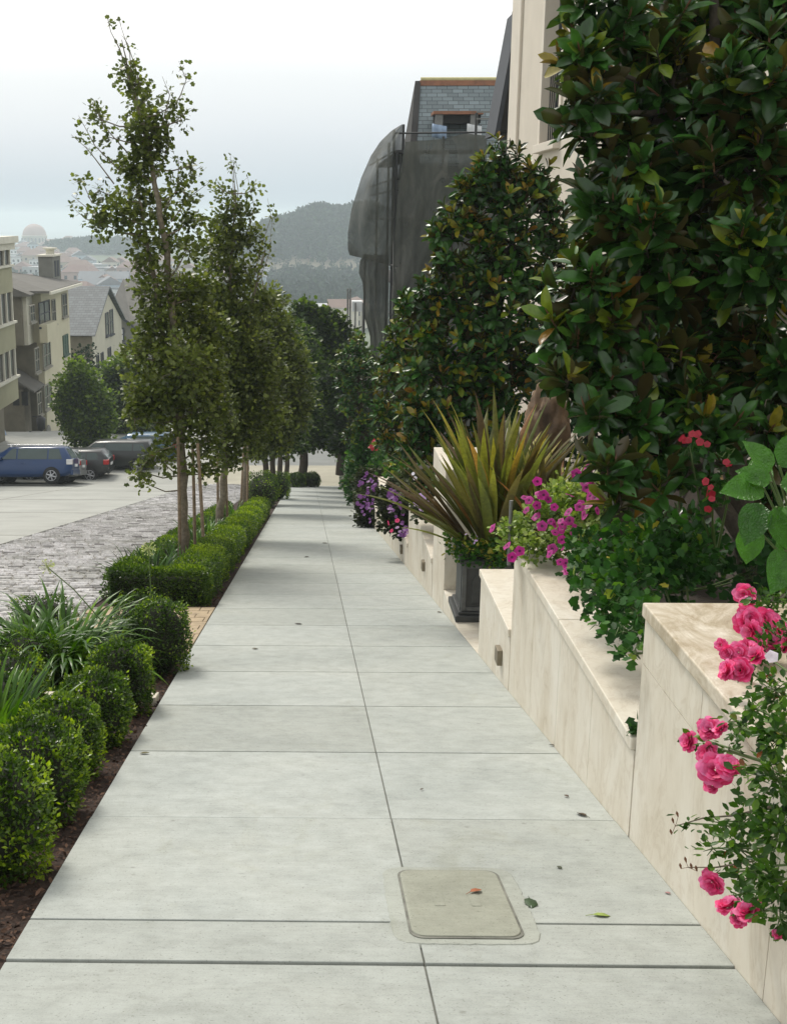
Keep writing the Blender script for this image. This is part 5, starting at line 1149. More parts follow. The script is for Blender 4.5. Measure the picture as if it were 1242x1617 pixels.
def bloomset(name, parent, mat, pts, r, lobes=5, cup=.35, tone=(.45, .2), facing=None):
    """one small open flower per point, each its own child object sharing three meshes"""
    protos_ = []
    for k in range(3):
        v = [(0, 0, -.25*cup)]; f = []; R_ = 2*lobes
        for rr, zz_ in ((.28, 0), (.75, .12*cup), (1.0, .0)):
            for j in range(R_): a = 2*math.pi*j/R_+k; q = rr*(1+(.10 if j % 2 else -.08)*(rr > .7)); v.append((q*math.cos(a), q*math.sin(a), zz_*1+(.08*math.sin(j*2.1+k) if rr > .9 else 0)))
        tn = []
        for j in range(R_): f.append((0, 1+j, 1+(j+1) % R_)); tn.append(.05)
        for g in range(2):
            for j in range(R_): f.append((1+g*R_+j, 1+(g+1)*R_+j, 1+(g+1)*R_+(j+1) % R_, 1+g*R_+(j+1) % R_)); tn.append(np.clip((tone[0]-.12 if g == 0 else tone[0]+.1)+rs.normal()*.08, 0, 1))
        me = bpy.data.meshes.new(name); me.from_pydata([(a*r, b*r, c*r) for a, b, c in v], [], f); me.polygons.foreach_set('use_smooth', [True]*len(f))
        at = me.attributes.new('tone', 'FLOAT', 'FACE'); at.data.foreach_set('value', tn); me.materials.append(mat); me.update(); protos_.append(me)
    for i, p_ in enumerate(pts):
        o = bpy.data.objects.new(name, protos_[i % 3]); COL.objects.link(o); o.parent = parent; o.location = Vector(p_) - chain(parent)
        d = Vector(CAM) - Vector(p_); d.normalize(); d = (d*.55 + Vector((-.35, 0, .45)) + Vector(rs.normal(size=3))*.45).normalized() if facing is None else Vector(facing)
        o.rotation_euler = d.to_track_quat('Z', 'Y').to_euler(); s_ = rs.uniform(.8, 1.15); o.scale = (s_,)*3

def mound(name, label, cat, blobs, Y, mat, lsize, per, dens, tone=.5, tmpl=T_LOBE, group=None, base=None, updroop=.2, spread=None, shell=.35, mi=None):
    c0, r0 = blob_world(blobs[0], Y); t_ = thing(name, label, cat, tuple(base) if base is not None else (c0[0], c0[1], c0[2]-r0), group); L = []; m_ = MB()
    root = np.array(t_.location)
    for b in blobs:
        c, r = blob_world(b, Y); n_ = max(4, int(dens*r*r*8)); u = nrm(rs.normal(size=(n_, 3))); rr = (shell+(1-shell)*rs.random(n_))**.6*r*(1+rs.normal(0, .12, n_))
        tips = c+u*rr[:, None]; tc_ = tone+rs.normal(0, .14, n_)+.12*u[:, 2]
        L.append(cluster_leaves(tmpl, tips, nrm(u+np.array([-.1, -.2, .5])), per, lsize, spread or lsize*.8, tc_, updroop))
        for i in range(min(n_, 10)): m_.tube([c+(tips[i]-c)*.1, (c+tips[i])/2+rs.normal(size=3)*.02, tips[i]], [.004, .003, .002], 3, cap=False)
        m_.tube([root, (root+c)/2+rs.normal(size=3)*.02, c], [.008, .006, .004], 4, cap=False)
    m_.build('stems', MAT['ger_stem'], t_); foliage('leaves', L, mat, t_)
    return t_
def scatter_px(n, regions, jitter=0):
    out_ = []
    while len(out_) < n:
        px, py, r, Y = regions[rs.integers(len(regions))]; a = rs.uniform(0, 6.28); q = r*math.sqrt(rs.random()); out_.append(atY(px+q*math.cos(a), py+q*math.sin(a), Y*rs.uniform(.98, 1.01)))
    return out_
# planter underplanting
g_ = mound('trailing_plant', 'green trailing plant spilling over the rim of the lead planter under the flax', 'plant', [(740, 868, 20, 8.4), (770, 872, 22, 8.4), (720, 862, 15, 8.4), (795, 880, 18, 8.3)], 8.4, MAT['ger'], .035, 6, 420, .7)
bloomset('bloom', g_, MAT['lilac'], scatter_px(4, [(742, 850, 12, 8.2)]), .014)
# petunias
g_ = mound('petunia_plant', 'lime and cream variegated plant covered in magenta petunia blooms on the wall corner', 'flowering plant',
     [(810, 845, 26, 5.9), (845, 830, 32, 5.8), (880, 810, 34, 5.8), (915, 790, 32, 5.8), (870, 860, 26, 5.6), (910, 840, 34, 5.6), (945, 800, 26, 5.7), (835, 865, 18, 5.6), (880, 780, 20, 6.0)], 5.8, MAT['var'], .03, 6, 620, .38)
bloomset('petunia_bloom', g_, MAT['petunia'], scatter_px(46, [(880, 800, 34, 5.55), (915, 775, 32, 5.5), (870, 840, 26, 5.4), (905, 815, 34, 5.4), (945, 795, 22, 5.5), (925, 755, 18, 5.7), (845, 800, 22, 5.6)]) +
         [atY(*q, 5.5) for q in ((777, 834), (800, 862), (820, 870), (835, 790), (808, 880), (848, 760))] + scatter_px(12, [(880, 870, 22, 5.3), (900, 895, 12, 5.2), (955, 845, 14, 5.3)]), .028, tone=(.55, .2))
m_ = MB(); q = atY(803, 880, 5.85); m_.tube([q+np.array([0, 0, -.05]), q+np.array([0, 0, .36])], .012, 8); o = m_.build('garden_spike', MAT['steel'], origin=tuple(q)); prop(o, 'short pale upright spike light standing among the variegated plant', 'garden light')
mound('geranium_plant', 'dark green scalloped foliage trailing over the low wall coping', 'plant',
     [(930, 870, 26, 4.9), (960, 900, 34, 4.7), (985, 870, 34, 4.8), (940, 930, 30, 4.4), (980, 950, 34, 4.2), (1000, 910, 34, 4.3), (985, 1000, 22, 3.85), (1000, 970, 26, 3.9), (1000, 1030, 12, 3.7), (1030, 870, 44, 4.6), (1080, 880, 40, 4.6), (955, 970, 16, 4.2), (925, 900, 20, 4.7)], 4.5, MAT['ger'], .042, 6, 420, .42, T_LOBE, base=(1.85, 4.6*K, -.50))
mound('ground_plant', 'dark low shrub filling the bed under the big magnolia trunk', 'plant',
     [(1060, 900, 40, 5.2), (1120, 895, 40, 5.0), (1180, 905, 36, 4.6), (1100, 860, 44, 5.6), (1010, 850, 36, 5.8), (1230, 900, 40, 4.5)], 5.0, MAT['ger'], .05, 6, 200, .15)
# red flowers in the shade
g_ = mound('red_flower_bush', 'shaded bush with crimson flowers behind the magnolia trunk', 'flowering plant', [(1090, 715, 22, 4.5), (1120, 770, 24, 4.5), (1150, 710, 22, 4.5), (1125, 800, 24, 4.5)], 4.5, MAT['ger'], .04, 4, 130, .35, base=tuple(atY(1130, 880, 4.7)))
bloomset('red_bloom', g_, MAT['red'], scatter_px(16, [(1088, 700, 16, 4.32), (1108, 695, 13, 4.32), (1150, 735, 14, 4.32), (1125, 795, 16, 4.3), (1118, 770, 12, 4.3), (1080, 690, 10, 4.32)]), .017)
# flower masses hanging on the walls farther down
def hanging(label, blobs, Y, mat, pm, flowers, n, tone=.35, fr=.03, cat='flowering plant'):
    g = mound('hanging_flower_plant', label, cat, blobs, Y, MAT['hang'], .06, 6, 420, tone, group='flowering plants hanging over the travertine walls'); bloomset('bloom', g, pm, scatter_px(n, flowers), fr); return g
hanging('tall mass of purple flowers hanging to the ground over the far wall', [(582, 762, 22, 20), (590, 785, 24, 19.6), (584, 812, 22, 19.4), (596, 825, 17, 19.4), (602, 762, 18, 20), (600, 800, 18, 19.5), (578, 792, 16, 19.4)], 19.6, MAT['ger'], MAT['purple'], [(580, 762, 16, 19), (576, 790, 14, 18.8), (585, 810, 18, 18.7), (600, 770, 12, 19)], 90, .25, .034)
hanging('magenta and crimson flower mass hanging on the wall nearer than the tall purple one', [(625, 800, 20, 13.6), (634, 824, 20, 13.4), (628, 775, 18, 13.8), (648, 790, 22, 13.4), (615, 822, 15, 13.5), (645, 812, 16, 13.3), (610, 790, 14, 14)], 13.5, MAT['ger'], MAT['purple'], [(625, 800, 16, 13.0), (636, 835, 12, 12.9), (622, 780, 10, 13.2)], 70, .25, .027)
g_ = hanging('leafy clump with white and lilac cyclamen blooms on the wall beside the pier', [(660, 775, 20, 11.2), (668, 800, 14, 10.8), (650, 760, 16, 11.8), (670, 765, 16, 11)], 11, MAT['ger'], MAT['lilac'], [(667, 797, 10, 10.5), (662, 790, 8, 10.5)], 16, .5, .03)
bloomset('white_bloom', g_, MAT['white'], [atY(652, 748, 10.6), atY(655, 755, 10.6), atY(678, 778, 10.4)], .025)
bloomset('rosy_bloom', g_, MAT['rose'], [atY(613, 826, 12.8), atY(627, 822, 12.8), atY(618, 838, 12.8)], .03)
mound('round_bush', 'leafy green bush on the far rough wall before the dark trees', 'bush', [(566, 735, 22, 25), (588, 728, 20, 24), (558, 760, 16, 26), (600, 740, 16, 22), (556, 782, 10, 27), (572, 712, 16, 24)], 25, MAT['ger'], .09, 6, 130, .45)
g_ = mound('red_flower_bush', 'small bush with bright red flowers deep under the second magnolia', 'flowering plant', [(596, 712, 12, 21), (605, 700, 10, 21)], 21, MAT['ger'], .06, 6, 60, .35); bloomset('red_bloom', g_, MAT['red'], scatter_px(14, [(591, 703, 7, 20.5)]), .05)
mound('low_plant', 'green foliage between lilac blooms and the square pier', 'plant', [(690, 760, 16, 10.6), (640, 745, 18, 13.5), (620, 750, 16, 15)], 12, MAT['ger'], .05, 6, 110, .6)

# ---- magnolias
def magnolia(label, trunks, blobs, Y, lsize, dens, per=9, twigs=True, tone=.5, yng=.06, gap=.0):
    t0 = trunks[0][0]; t_ = thing('magnolia_tree', label, 'tree', tuple(atY(t0[0], t0[1], t0[3] if len(t0) > 3 else Y)), 'magnolias behind the travertine wall')
    m_ = MB(); nodes = []
    for tr in trunks:
        pts = [atY(q[0], q[1], q[3] if len(q) > 3 else Y) for q in tr]; m_.tube(pts, [q[2] for q in tr], 9); nodes += pts[1:]
    nodes = np.array(nodes); T_, A_ = [], []
    for b in blobs:
        c, r = blob_world(b, Y); n_ = max(3, int(dens*r*r*6*(b[4] if len(b) > 4 else 1))); u = nrm(rs.normal(size=(n_, 3))+np.array([-.3, -.5, .1])); rr = (.25+.75*rs.random(n_))**.6*r*(1+rs.normal(0, .10, n_))
        tips = c+u*rr[:, None]; T_.append(tips); A_.append(nrm(u*.8+np.array([-.1, 0, .75])+rs.normal(size=(n_, 3))*.3))
        a = nodes[np.argmin(np.linalg.norm(nodes-c, axis=1))]; m_.tube([a, (a+c)/2-np.array([0, 0, .05]), c], [.02, .016, .008], 5)
        if twigs:
            for i in range(min(n_, 26)):
                s_ = c+(tips[i]-c)*.1; m_.tube([s_, (s_+tips[i])/2-np.array([0, 0, .04]), tips[i]-A_[-1][i]*lsize*.5, tips[i]], [.008, .007, .005, .004], 4, cap=False)
    T_, A_ = np.concatenate(T_), np.concatenate(A_); nC = len(T_)
    m_.build('trunk', MAT['darkbark'], t_)
    # rosettes
    N = nC*per; k = np.tile(np.arange(per), nC); ax = np.repeat(A_, per, 0); c = np.repeat(T_, per, 0)
    e1 = nrm(np.cross(ax, rs.normal(size=(nC, 3)).repeat(per, 0))); e2 = np.cross(ax, e1)
    ph = k*2.4+rs.normal(0, .25, N); el = .35+1.25*(k/per)+rs.normal(0, .18, N)
    rad_ = e1*np.cos(ph)[:, None]+e2*np.sin(ph)[:, None]
    d = ax*np.cos(el)[:, None]+rad_*np.sin(el)[:, None]; nn = nrm(ax*np.sin(el)[:, None]-rad_*np.cos(el)[:, None]+rs.normal(size=(N, 3))*.18)
    d[:, 2] -= .15*(k/per)
    pos = c-ax*(k*lsize*.06)[:, None]
    young = np.repeat(rs.random(nC) < yng, per) & (k < 4)
    tn = np.clip(np.repeat(rs.normal(tone, .14, nC), per)+rs.normal(0, .13, N), 0, .84); tn = np.where(young, .84+.13*rs.random(N)**1.5, tn)
    tn = np.where(rs.random(N) < .005, .97, tn)
    foliage('crown', [leafmesh(T_MAG, pos, d, nn, lsize*rs.uniform(.7, 1.2, N)*np.where(k < 2, .75, 1), tn, True)], MAT['mag'], t_)
    # rusty buds and stems at the tips
    m_ = MB()
    for i in range(0, nC, 3 if nC > 900 else 2): m_.tube([T_[i]-A_[i]*lsize*.45, T_[i]+A_[i]*lsize*.18, T_[i]+A_[i]*lsize*.42], [.0045*lsize/.15, .006*lsize/.15, .001], 4, cap=False)
    prop(m_.build('buds', MAT['bud'], t_), kind='stuff')
    return t_
MAT['bud'] = plain('rusty_bud', (.17, .075, .035), .7)
magnolia('huge near magnolia with glossy leaves filling the upper right corner',
     [[(1195, 930, .085, 5.0), (1180, 860, .075, 5.0), (1160, 740, .065, 5.1), (1150, 600, .055, 5.2), (1140, 400, .045, 5.3), (1130, 150, .03, 5.3), (1125, -100, .02, 5.3)], [(1180, 860, .05, 5.0), (1120, 770, .04, 5.0), (1060, 700, .03, 4.9), (1000, 600, .02, 4.8)], [(1165, 780, .03, 5.0), (1080, 740, .02, 4.9), (1000, 735, .012, 4.8)]],
     [(950, 20, 62, 5.2), (935, 95, 50, 5.0), (920, 175, 42, 4.9), (955, 200, 50, 5.1), (1010, 60, 80, 5.4), (1060, 150, 80, 5.2), (1130, 40, 90, 5.6), (1190, 130, 80, 5.0), (1240, 40, 80, 5.2), (985, 265, 55, 5.0), (950, 330, 50, 4.9), (1010, 350, 60, 4.8), (1080, 280, 75, 5.2), (1160, 250, 80, 5.0), (1235, 260, 70, 5.0),
      (910, 450, 48, 4.8), (945, 425, 44, 4.9), (890, 520, 38, 4.8), (960, 500, 60, 4.8), (1030, 440, 70, 5.0), (1100, 400, 75, 5.2), (1180, 400, 80, 4.9), (1240, 420, 70, 4.8), (890, 595, 36, 4.7), (940, 590, 50, 4.8), (1010, 560, 65, 4.9), (1090, 540, 65, 5.1), (1170, 560, 75, 5.2), (1240, 560, 70, 5.0),
      (935, 650, 34, 4.6), (990, 660, 44, 4.7), (960, 745, 36, 4.4), (1005, 740, 34, 4.5), (1040, 770, 34, 4.5), (1060, 640, 46, 5.0), (1200, 640, 50, 5.6), (1090, 700, 20, 5.2, .6), (985, 790, 26, 4.4), (1085, 755, 34, 4.7), (1140, 680, 40, 4.7), (1215, 690, 40, 4.8), (1045, 705, 40, 4.7), (1110, 640, 50, 4.8)], 5.0, .152, 78, 9, yng=.08)
# a deeper second layer of the same row of evergreens
magnolia('magnolia standing close behind the huge near one in deep shade', [[(1110, 900, .07, 7.5), (1115, 700, .06, 7.5), (1100, 400, .05, 7.5), (1110, 100, .03, 7.5)]],
     [(1000, 130, 80), (1100, 120, 90), (1200, 80, 90), (980, 320, 70), (1080, 300, 90), (1190, 300, 100), (1000, 480, 80), (1110, 470, 90), (1210, 480, 90), (1010, 620, 60), (1200, 620, 80), (1120, 610, 60), (1220, 740, 70), (1230, 840, 60), (1060, 820, 40)], 7.5, .15, 42, 8, False, .3, .02)
magnolia('second magnolia, tall pointed evergreen with bronze tips in front of the cream house',
     [[(778, 770, .08), (785, 600, .06), (790, 400, .04), (790, 260, .02)]],
     [(735, 300, 26), (760, 270, 24), (868, 300, 24), (845, 275, 22), (700, 365, 28), (880, 350, 22), (893, 420, 22), (885, 480, 30), (640, 480, 24), (790, 238, 18), (775, 265, 28), (805, 270, 30), (750, 300, 34), (790, 310, 40), (838, 300, 34), (862, 330, 26), (730, 350, 34), (775, 365, 45), (825, 365, 45), (868, 385, 30), (712, 405, 38), (760, 425, 50), (815, 435, 55), (865, 445, 36), (690, 460, 40), (740, 490, 50), (800, 505, 58), (850, 515, 42), (670, 520, 40), (720, 560, 52), (780, 580, 60), (840, 580, 46), (675, 590, 44), (725, 630, 50), (785, 640, 50), (690, 665, 40), (735, 690, 34), (660, 650, 34), (655, 705, 30), (690, 710, 26)],
     11.5, .150, 54, 8, yng=.26, tone=.52)
magnolia('third magnolia, low bushy evergreen lit along its left side', [[(655, 790, .07), (650, 700, .05), (645, 600, .03)]],
     [(650, 500, 22), (635, 525, 26), (655, 550, 30), (622, 560, 28), (612, 600, 26), (645, 600, 34), (608, 645, 26), (640, 650, 34), (670, 630, 30), (612, 690, 24), (640, 700, 28), (628, 730, 18), (650, 735, 16)], 15.8, .15, 52, 8, False, yng=.28, tone=.70)
magnolia('fourth magnolia, dark evergreen between the arching tree and the third magnolia', [[(575, 760, .08), (570, 680, .06), (565, 600, .04)]],
     [(560, 545, 18), (550, 570, 22), (572, 580, 26), (548, 605, 22), (575, 620, 26), (590, 590, 20), (550, 640, 22), (575, 660, 26), (560, 685, 22), (590, 690, 20)], 24, .14, 45, 8, False, yng=.06, tone=.6)

tree('evergreen_shrub', 'dark evergreen shrub added to darken the gap between the rock and the big magnolia trunk', 'shrub', [[(930, 850, .05), (930, 760, .04), (925, 680, .02)]],
     [(885, 600, 34), (925, 640, 40), (960, 690, 44), (1000, 640, 50), (1040, 700, 50), (1080, 640, 50), (930, 720, 44), (980, 760, 44), (1060, 770, 44), (1120, 700, 50), (1180, 700, 50), (1150, 620, 50), (1110, 790, 40), (1220, 760, 60), (880, 560, 34)], 11, MAT['fartree'], MAT['darkbark'], lsize=.09, per=7, dens=26, spread=.08, tone=.5)  # added shrub, its dark leaves darken the gap before the cream house
# hydrangea leaves at the right edge
hp = atY(1235, 890, 2.75); t_ = thing('hydrangea_plant', 'cluster of big bright green veined hydrangea leaves at the right edge', 'plant', (hp[0]+.1, hp[1], hp[2]-.12)); L = []
m_ = MB()
for (px, py, Y, dx, dy, dz, s_) in ((1205, 770, 2.7, -1, -.3, .05, .135), (1215, 745, 2.75, -.5, .2, .75, .12), (1230, 735, 2.65, .5, -.2, .7, .14), (1200, 795, 2.62, -.35, -.4, -.65, .13), (1225, 800, 2.6, .3, -.3, -.9, .13), (1190, 830, 2.75, -.2, -.2, -.9, .12), (1232, 765, 2.6, .9, -.3, .1, .14), (1240, 870, 2.6, -.3, -.5, -.5, .14), (1205, 770, 2.8, -.1, .4, .6, .11), (1228, 850, 2.8, .3, -.2, -.5, .13), (1238, 800, 2.55, .4, -.6, -.2, .12), (1215, 760, 2.7, -.9, .2, .35, .10)):
    c = atY(px, py, Y); d = np.array([[dx, dy, dz]], float); nn = np.array([[-.15, -.75, .7]])+rs.normal(size=(1, 3))*.15
    L.append(leafmesh(T_HYD, c[None, :], d, nn, s_*.95, [rs.random()], True)); m_.tube([np.array(t_.location), (np.array(t_.location)+c)/2+np.array([0, 0, .02]), c], [.006, .005, .003], 5)
m_.build('stems', MAT['ger_stem'], t_); foliage('leaves', L, MAT['hyd'], t_)

# rock
bm_v, bm_f = ico((0, 0, 0), (1, 1, 1), 5)
rc = atY(862, 690, 9.6); k = np.sin(bm_v@np.array([5, 3, 2.])+1)*.08+np.sin(bm_v@np.array([-3, 6, 7.]))*.07+np.sin(bm_v@np.array([11, 9, -13.]))*.035+rs.normal(0, .012, len(bm_v))
k += -.10*np.abs(np.sin(bm_v@np.array([4., -7, 3])+2))+.05*np.abs(np.sin(bm_v@np.array([13., 5, 8])))
V_ = bm_v*(1+k)[:, None]*np.array([.23, .3, .50])+rc; m_ = MB(); m_.add(V_, bm_f, 0, True); o = m_.build('garden_rock', MAT['rock'], origin=(rc[0], rc[1], rc[2]-.48)); prop(o, 'rough brown upright rock behind the flax, under the magnolia leaves', 'rock')

# ---- rose bush
rb_ = thing('rose_bush', 'climbing rose bush with pink blooms spilling over the nearest wall at the right edge', 'rose bush', (1.75, 2.6, .05))
L = []; m_ = MB()
RB = [(1215, 960, 34, 2.9, 1), (1235, 1010, 30, 2.7, 1), (1225, 1090, 34, 2.55, 1), (1195, 1120, 26, 2.5, .7), (1235, 1160, 40, 2.45, 1.2), (1170, 1150, 24, 2.5, .7), (1150, 1140, 18, 2.55, .5), (1225, 1230, 40, 2.35, 1.2), (1180, 1220, 22, 2.4, .5), (1230, 1310, 40, 2.3, 1.3), (1185, 1290, 34, 2.35, .8), (1140, 1300, 26, 2.4, .5), (1165, 1340, 34, 2.35, .9), (1125, 1340, 20, 2.4, .5), (1225, 1390, 40, 2.25, 1.3), (1190, 1370, 30, 2.3, .9), (1130, 1380, 16, 2.35, .5), (1230, 1450, 26, 2.2, 1.1), (1085, 1300, 12, 2.45, .35), (1180, 1060, 20, 2.6, .6), (1128, 1180, 16, 2, .7), (1150, 1185, 14, 2, .7), (1155, 1415, 16, 2, .9), (1180, 1420, 20, 2, .9), (1205, 1440, 18, 2, 1), (1100, 1165, 10, 2, .5), (1200, 1030, 18, 2, .7)]
def rose_Y(px, py, r):
    if py > 1095: return atX(px, py, XW-.06-r/F_PX*3.0)[1]          # hangs against the face of the wall
    d = ray(px, py); return d[1]*((TOPA+.03+r/F_PX*3.4)-EYE)/d[2]/K   # lies on the coping
root = np.array(rb_.location)
for (px, py, r, Y, dn) in RB:
    Y = rose_Y(px, py, r)
    c, rw_ = blob_world((px, py, r, Y), Y); n_ = max(3, int(1500*dn*rw_*rw_*5)); u = nrm(rs.normal(size=(n_, 3))); tips = c+u*(rs.random(n_)**.4*rw_)[:, None]
    L.append(cluster_leaves(T_MED, tips, nrm(u+np.array([-.5, -.2, .1])), 5, .027, .014, .48+rs.normal(0, .15, n_), 0, .15))
    m_.tube([root, (root+c)/2+np.array([-.05, -.05, .08]), c], [.006, .005, .003], 5)
    for i in range(min(14, n_)): m_.tube([c, (c+tips[i])/2, tips[i]], [.0025, .002, .0012], 3, cap=False)
m_.build('canes', MAT['ger_stem'], rb_); foliage('leaves', L, MAT['rose_leaf'], rb_)
def rose_mesh(seed):
    g = np.random.default_rng(seed); V_, Fc, tn = [], [], []
    for ring, (npet, rr, tilt, sz) in enumerate(((3, .10, .15, .42), (5, .22, .38, .55), (6, .36, .68, .62), (7, .5, 1.0, .62), (8, .58, 1.35, .58))):
        for k_ in range(npet):
            a = 2*math.pi*k_/npet+ring*.7+g.normal()*.12; tl = tilt+g.normal()*.12; s_ = sz*g.uniform(.85, 1.15); base = len(V_)
            out_ = np.array([math.cos(a), math.sin(a), 0]); tan_ = np.array([-math.sin(a), math.cos(a), 0]); upd = np.array([0, 0, 1.])
            tt = g.random()
            for v in range(5):
                vv_ = v/4; th = tl+vv_*.35; 
                for u in range(5):
                    uu = u/4*2-1; w_ = s_*.62*math.sin(math.pi*(.18+.62*vv_)) 
                    p_ = out_*(rr*.35)+(out_*math.sin(th)+upd*math.cos(th))*s_*vv_ + tan_*uu*w_ - out_*(uu*uu*w_*.45) + upd*.05*math.sin(uu*4+k_)*vv_
                    V_.append(p_+np.array([0, 0, -.15]))
            for v in range(4):
                for u in range(4): q = base+v*5+u; Fc.append((q, q+1, q+6, q+5)); tn.append(min(1, max(0, .2+.45*tt+.25*v/3+g.normal()*.04)))
    me = bpy.data.meshes.new('rose_bloom'); me.from_pydata([tuple(v) for v in V_], [], Fc); me.polygons.foreach_set('use_smooth', [True]*len(Fc))
    at = me.attributes.new('tone', 'FLOAT', 'FACE'); at.data.foreach_set('value', tn); me.materials.append(MAT['rose']); return me
RM = [rose_mesh(i) for i in range(4)]
ROSES = [(1174, 938, 17, 2.75), (1180, 952, 14, 2.75), (1182, 980, 24, 2.65), (1208, 978, 20, 2.65), (1185, 1000, 22, 2.6), (1165, 1030, 17, 2.55), (1190, 1035, 18, 2.55), (1147, 1030, 14, 2.6), (1137, 1018, 11, 2.6), (1145, 1058, 18, 2.5), (1168, 1058, 20, 2.5), (1178, 1020, 16, 2.55), (1226, 990, 14, 2.6), (1215, 1012, 16, 2.55), (1238, 1018, 14, 2.55), (1195, 1015, 14, 2.58),
         (1085, 1170, 18, 2.45), (1118, 1150, 20, 2.45), (1136, 1150, 14, 2.45), (1115, 1190, 20, 2.4), (1128, 1215, 28, 2.38), (1150, 1208, 22, 2.4), (1122, 1240, 14, 2.4), (1108, 1145, 10, 2.45), (1122, 1396, 20, 2.28), (1148, 1428, 22, 2.25), (1178, 1438, 22, 2.25), (1165, 1450, 16, 2.25), (1198, 1425, 10, 2.25), (1228, 1475, 10, 2.2), (1116, 1380, 9, 2.3)]
for i, (px, py, r, Y) in enumerate(ROSES):
    Y = rose_Y(px, py, r)-.05
    c = atY(px, py, Y); o = bpy.data.objects.new('rose_bloom', RM[i % 4]); COL.objects.link(o); o.parent = rb_; o.location = Vector(c)-Vector(rb_.location)
    d = (Vector(CAM)-Vector(c)).normalized()*.7+Vector((-.4, .1, .35))+Vector(rs.normal(size=3))*.3; o.rotation_euler = d.to_track_quat('Z', 'Y').to_euler(); s_ = r/F_PX*Y*K*1.38; o.scale = (s_, s_, s_)
bloomset('pale_petal', rb_, MAT['white'], [atY(1218, 1037, rose_Y(1218, 1037, 16)-.1)], .02, facing=(-.3, -.8, .5))
for (px, py) in ((1063, 1300), (1060, 1318), (1070, 1290), (1075, 1372), (1083, 1362), (1092, 1372), (1100, 1376)):
    c = atY(px, py, rose_Y(px, py, 14)); m_ = MB(); m_.tube([c, c+np.array([-.004, 0, .012]), c+np.array([-.006, 0, .02])], [.002, .0045, .001], 6); m_.tube([c, (c+atY(1066 if py < 1340 else 1086, 1304 if py < 1340 else 1370, rose_Y(1070, 1304 if py < 1340 else 1370, 14)))/2, atY(1066 if py < 1340 else 1086, 1304 if py < 1340 else 1370, rose_Y(1070, 1304 if py < 1340 else 1370, 14))], [.001, .001, .001], 3); m_.build('rose_bud', MAT['bud'], rb_)
def rp(px, py): return atY(px, py, rose_Y(px, py, 14))
m_ = MB(); m_.tube([rp(1215, 1275), rp(1160, 1288), rp(1110, 1292), rp(1065, 1305)], [.004, .003, .0025, .0015], 6); m_.build('arching_shoot', MAT['twig'], rb_)
m_ = MB(); m_.tube([rp(1190, 1360), rp(1130, 1370), rp(1085, 1370)], [.003, .0025, .0015], 6); m_.build('arching_shoot', MAT['twig'], rb_)

# small weed on the low coping
wq = (XW+.03, 3.70*K, TOPB); o = foliage('weed', [cluster_leaves(T_LOBE, np.array([[wq[0]-.01, wq[1]-.02, wq[2]+.03]]*4), np.array([[-.2, -.5, .8]]*4), 6, .036, .018, np.full(4, .2))], MAT['ger'], origin=wq); prop(o, 'small green weed sprouting where the low coping meets the tall wall', 'weed')

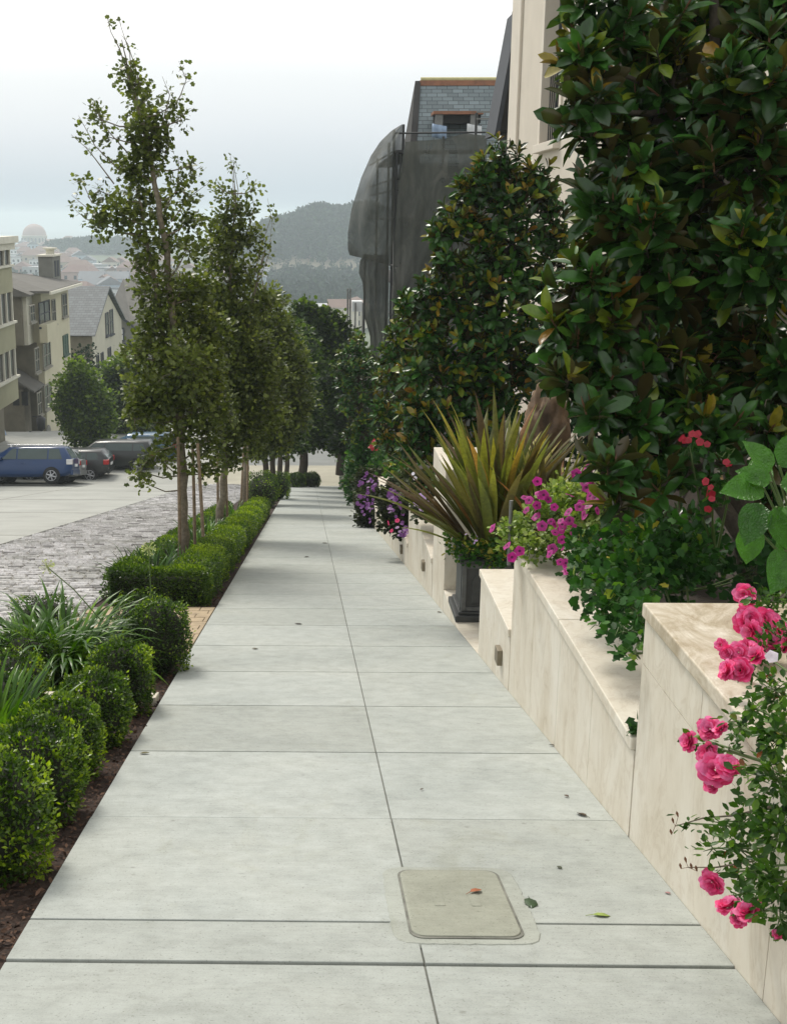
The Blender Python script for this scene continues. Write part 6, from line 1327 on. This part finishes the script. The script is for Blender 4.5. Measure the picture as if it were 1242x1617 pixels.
# ---- fallen leaves and petals
LEAF = [(742, 1418, .055, 'rust orange fallen leaf lying on the utility cover', (.30, .09, .03)), (835, 1422, .085, 'dark green curled fallen leaf just right of the utility cover', (.03, .06, .02)), (935, 1448, .06, 'lime green fallen leaf at the slab joint', (.26, .34, .07)), (925, 1291, .06, 'brown curled leaf on a slab joint near the wall', (.07, .045, .02)),
        (890, 1258, .03, 'tiny brown leaf beside the wall', (.08, .05, .03)), (930, 1248, .035, 'tiny brown leaf touching the wall foot', (.09, .06, .03)), (879, 1371, .028, 'small dark leaf right of the cover, up the slab', (.05, .06, .03)), (1000, 1333, .03, 'small lilac petal at the wall foot', (.35, .25, .4)), (1058, 1415, .025, 'small pinkish petal at the wall foot, nearer', (.3, .15, .15)),
        (236, 1191, .05, 'olive fallen leaf near the hedge side of the sidewalk', (.10, .09, .02)), (465, 986, .07, 'dark fallen leaf in the middle of the sidewalk', (.06, .045, .03)), (398, 1026, .06, 'dull fallen leaf left of the middle joint', (.1, .08, .03)), (866, 1178, .035, 'tiny dark leaf on the joint near the wall', (.07, .06, .04)), (668, 1248, .022, 'tiny dark crumb of leaf by the middle joint', (.08, .06, .04)),
        (508, 858, .1, 'dark speck of a leaf on the centre joint far down', (.06, .05, .03)), (488, 880, .08, 'faint leaf far down the sidewalk', (.12, .10, .06)), (690, 968, .06, 'dark leaf by the planter box', (.06, .04, .02))]
for px, py, s_, lab, c in LEAF:
    d = ray(px, py); t = -EYE/(d[2]+SL*d[1]); p_ = CAM+d*t; p_[2] += .024 if px == 742 else .009; a = rs.uniform(0, 6.28)
    nn = np.array([[rs.normal()*.12, SL+rs.normal()*.12, 1.0]]); dd = np.array([[math.cos(a), math.sin(a)*.6, -SL*math.sin(a)*.6+.02]])
    mname = 'dry_leaf'; mt = plain('fallen_leaf', c, .6, .25, 60)
    lf = leafmesh(T_MED, p_[None, :], dd, nn, s_, [.5]); 
    o = foliage('fallen_leaf', [lf], mt, origin=tuple(p_)); o.modifiers.new('t', 'SOLIDIFY').thickness = .0008
    if s_ > .05 and px > 700 and px < 1000:
        q = MB(); q.tube([p_, p_-nrm(dd)[0]*s_*.4+np.array([0, 0, -.004])], [.0012, .0008], 4); o.select_set(False); st_ = q.build('leaf_stalk', mt, None, origin=tuple(p_)); st_.parent = o; st_.location = (0, 0, 0)
    prop(o, lab, 'fallen leaf', 'fallen leaves on the sidewalk')

# ================================================================== AIR
m = bpy.data.materials.new('haze_air'); m.use_nodes = True; t = m.node_tree; t.nodes.clear()
o_ = t.nodes.new('ShaderNodeOutputMaterial'); pv = t.nodes.new('ShaderNodeVolumePrincipled'); pv.inputs['Color'].default_value = (.82, .93, 1.0, 1); pv.inputs['Density'].default_value = .0005; pv.inputs['Anisotropy'].default_value = .2
t.links.new(pv.outputs[0], o_.inputs['Volume'])
mb = MB(); mb.box(-3200, 3200, -60, 7200, -88, 16); hz = mb.build('haze', m); prop(hz, kind='stuff')
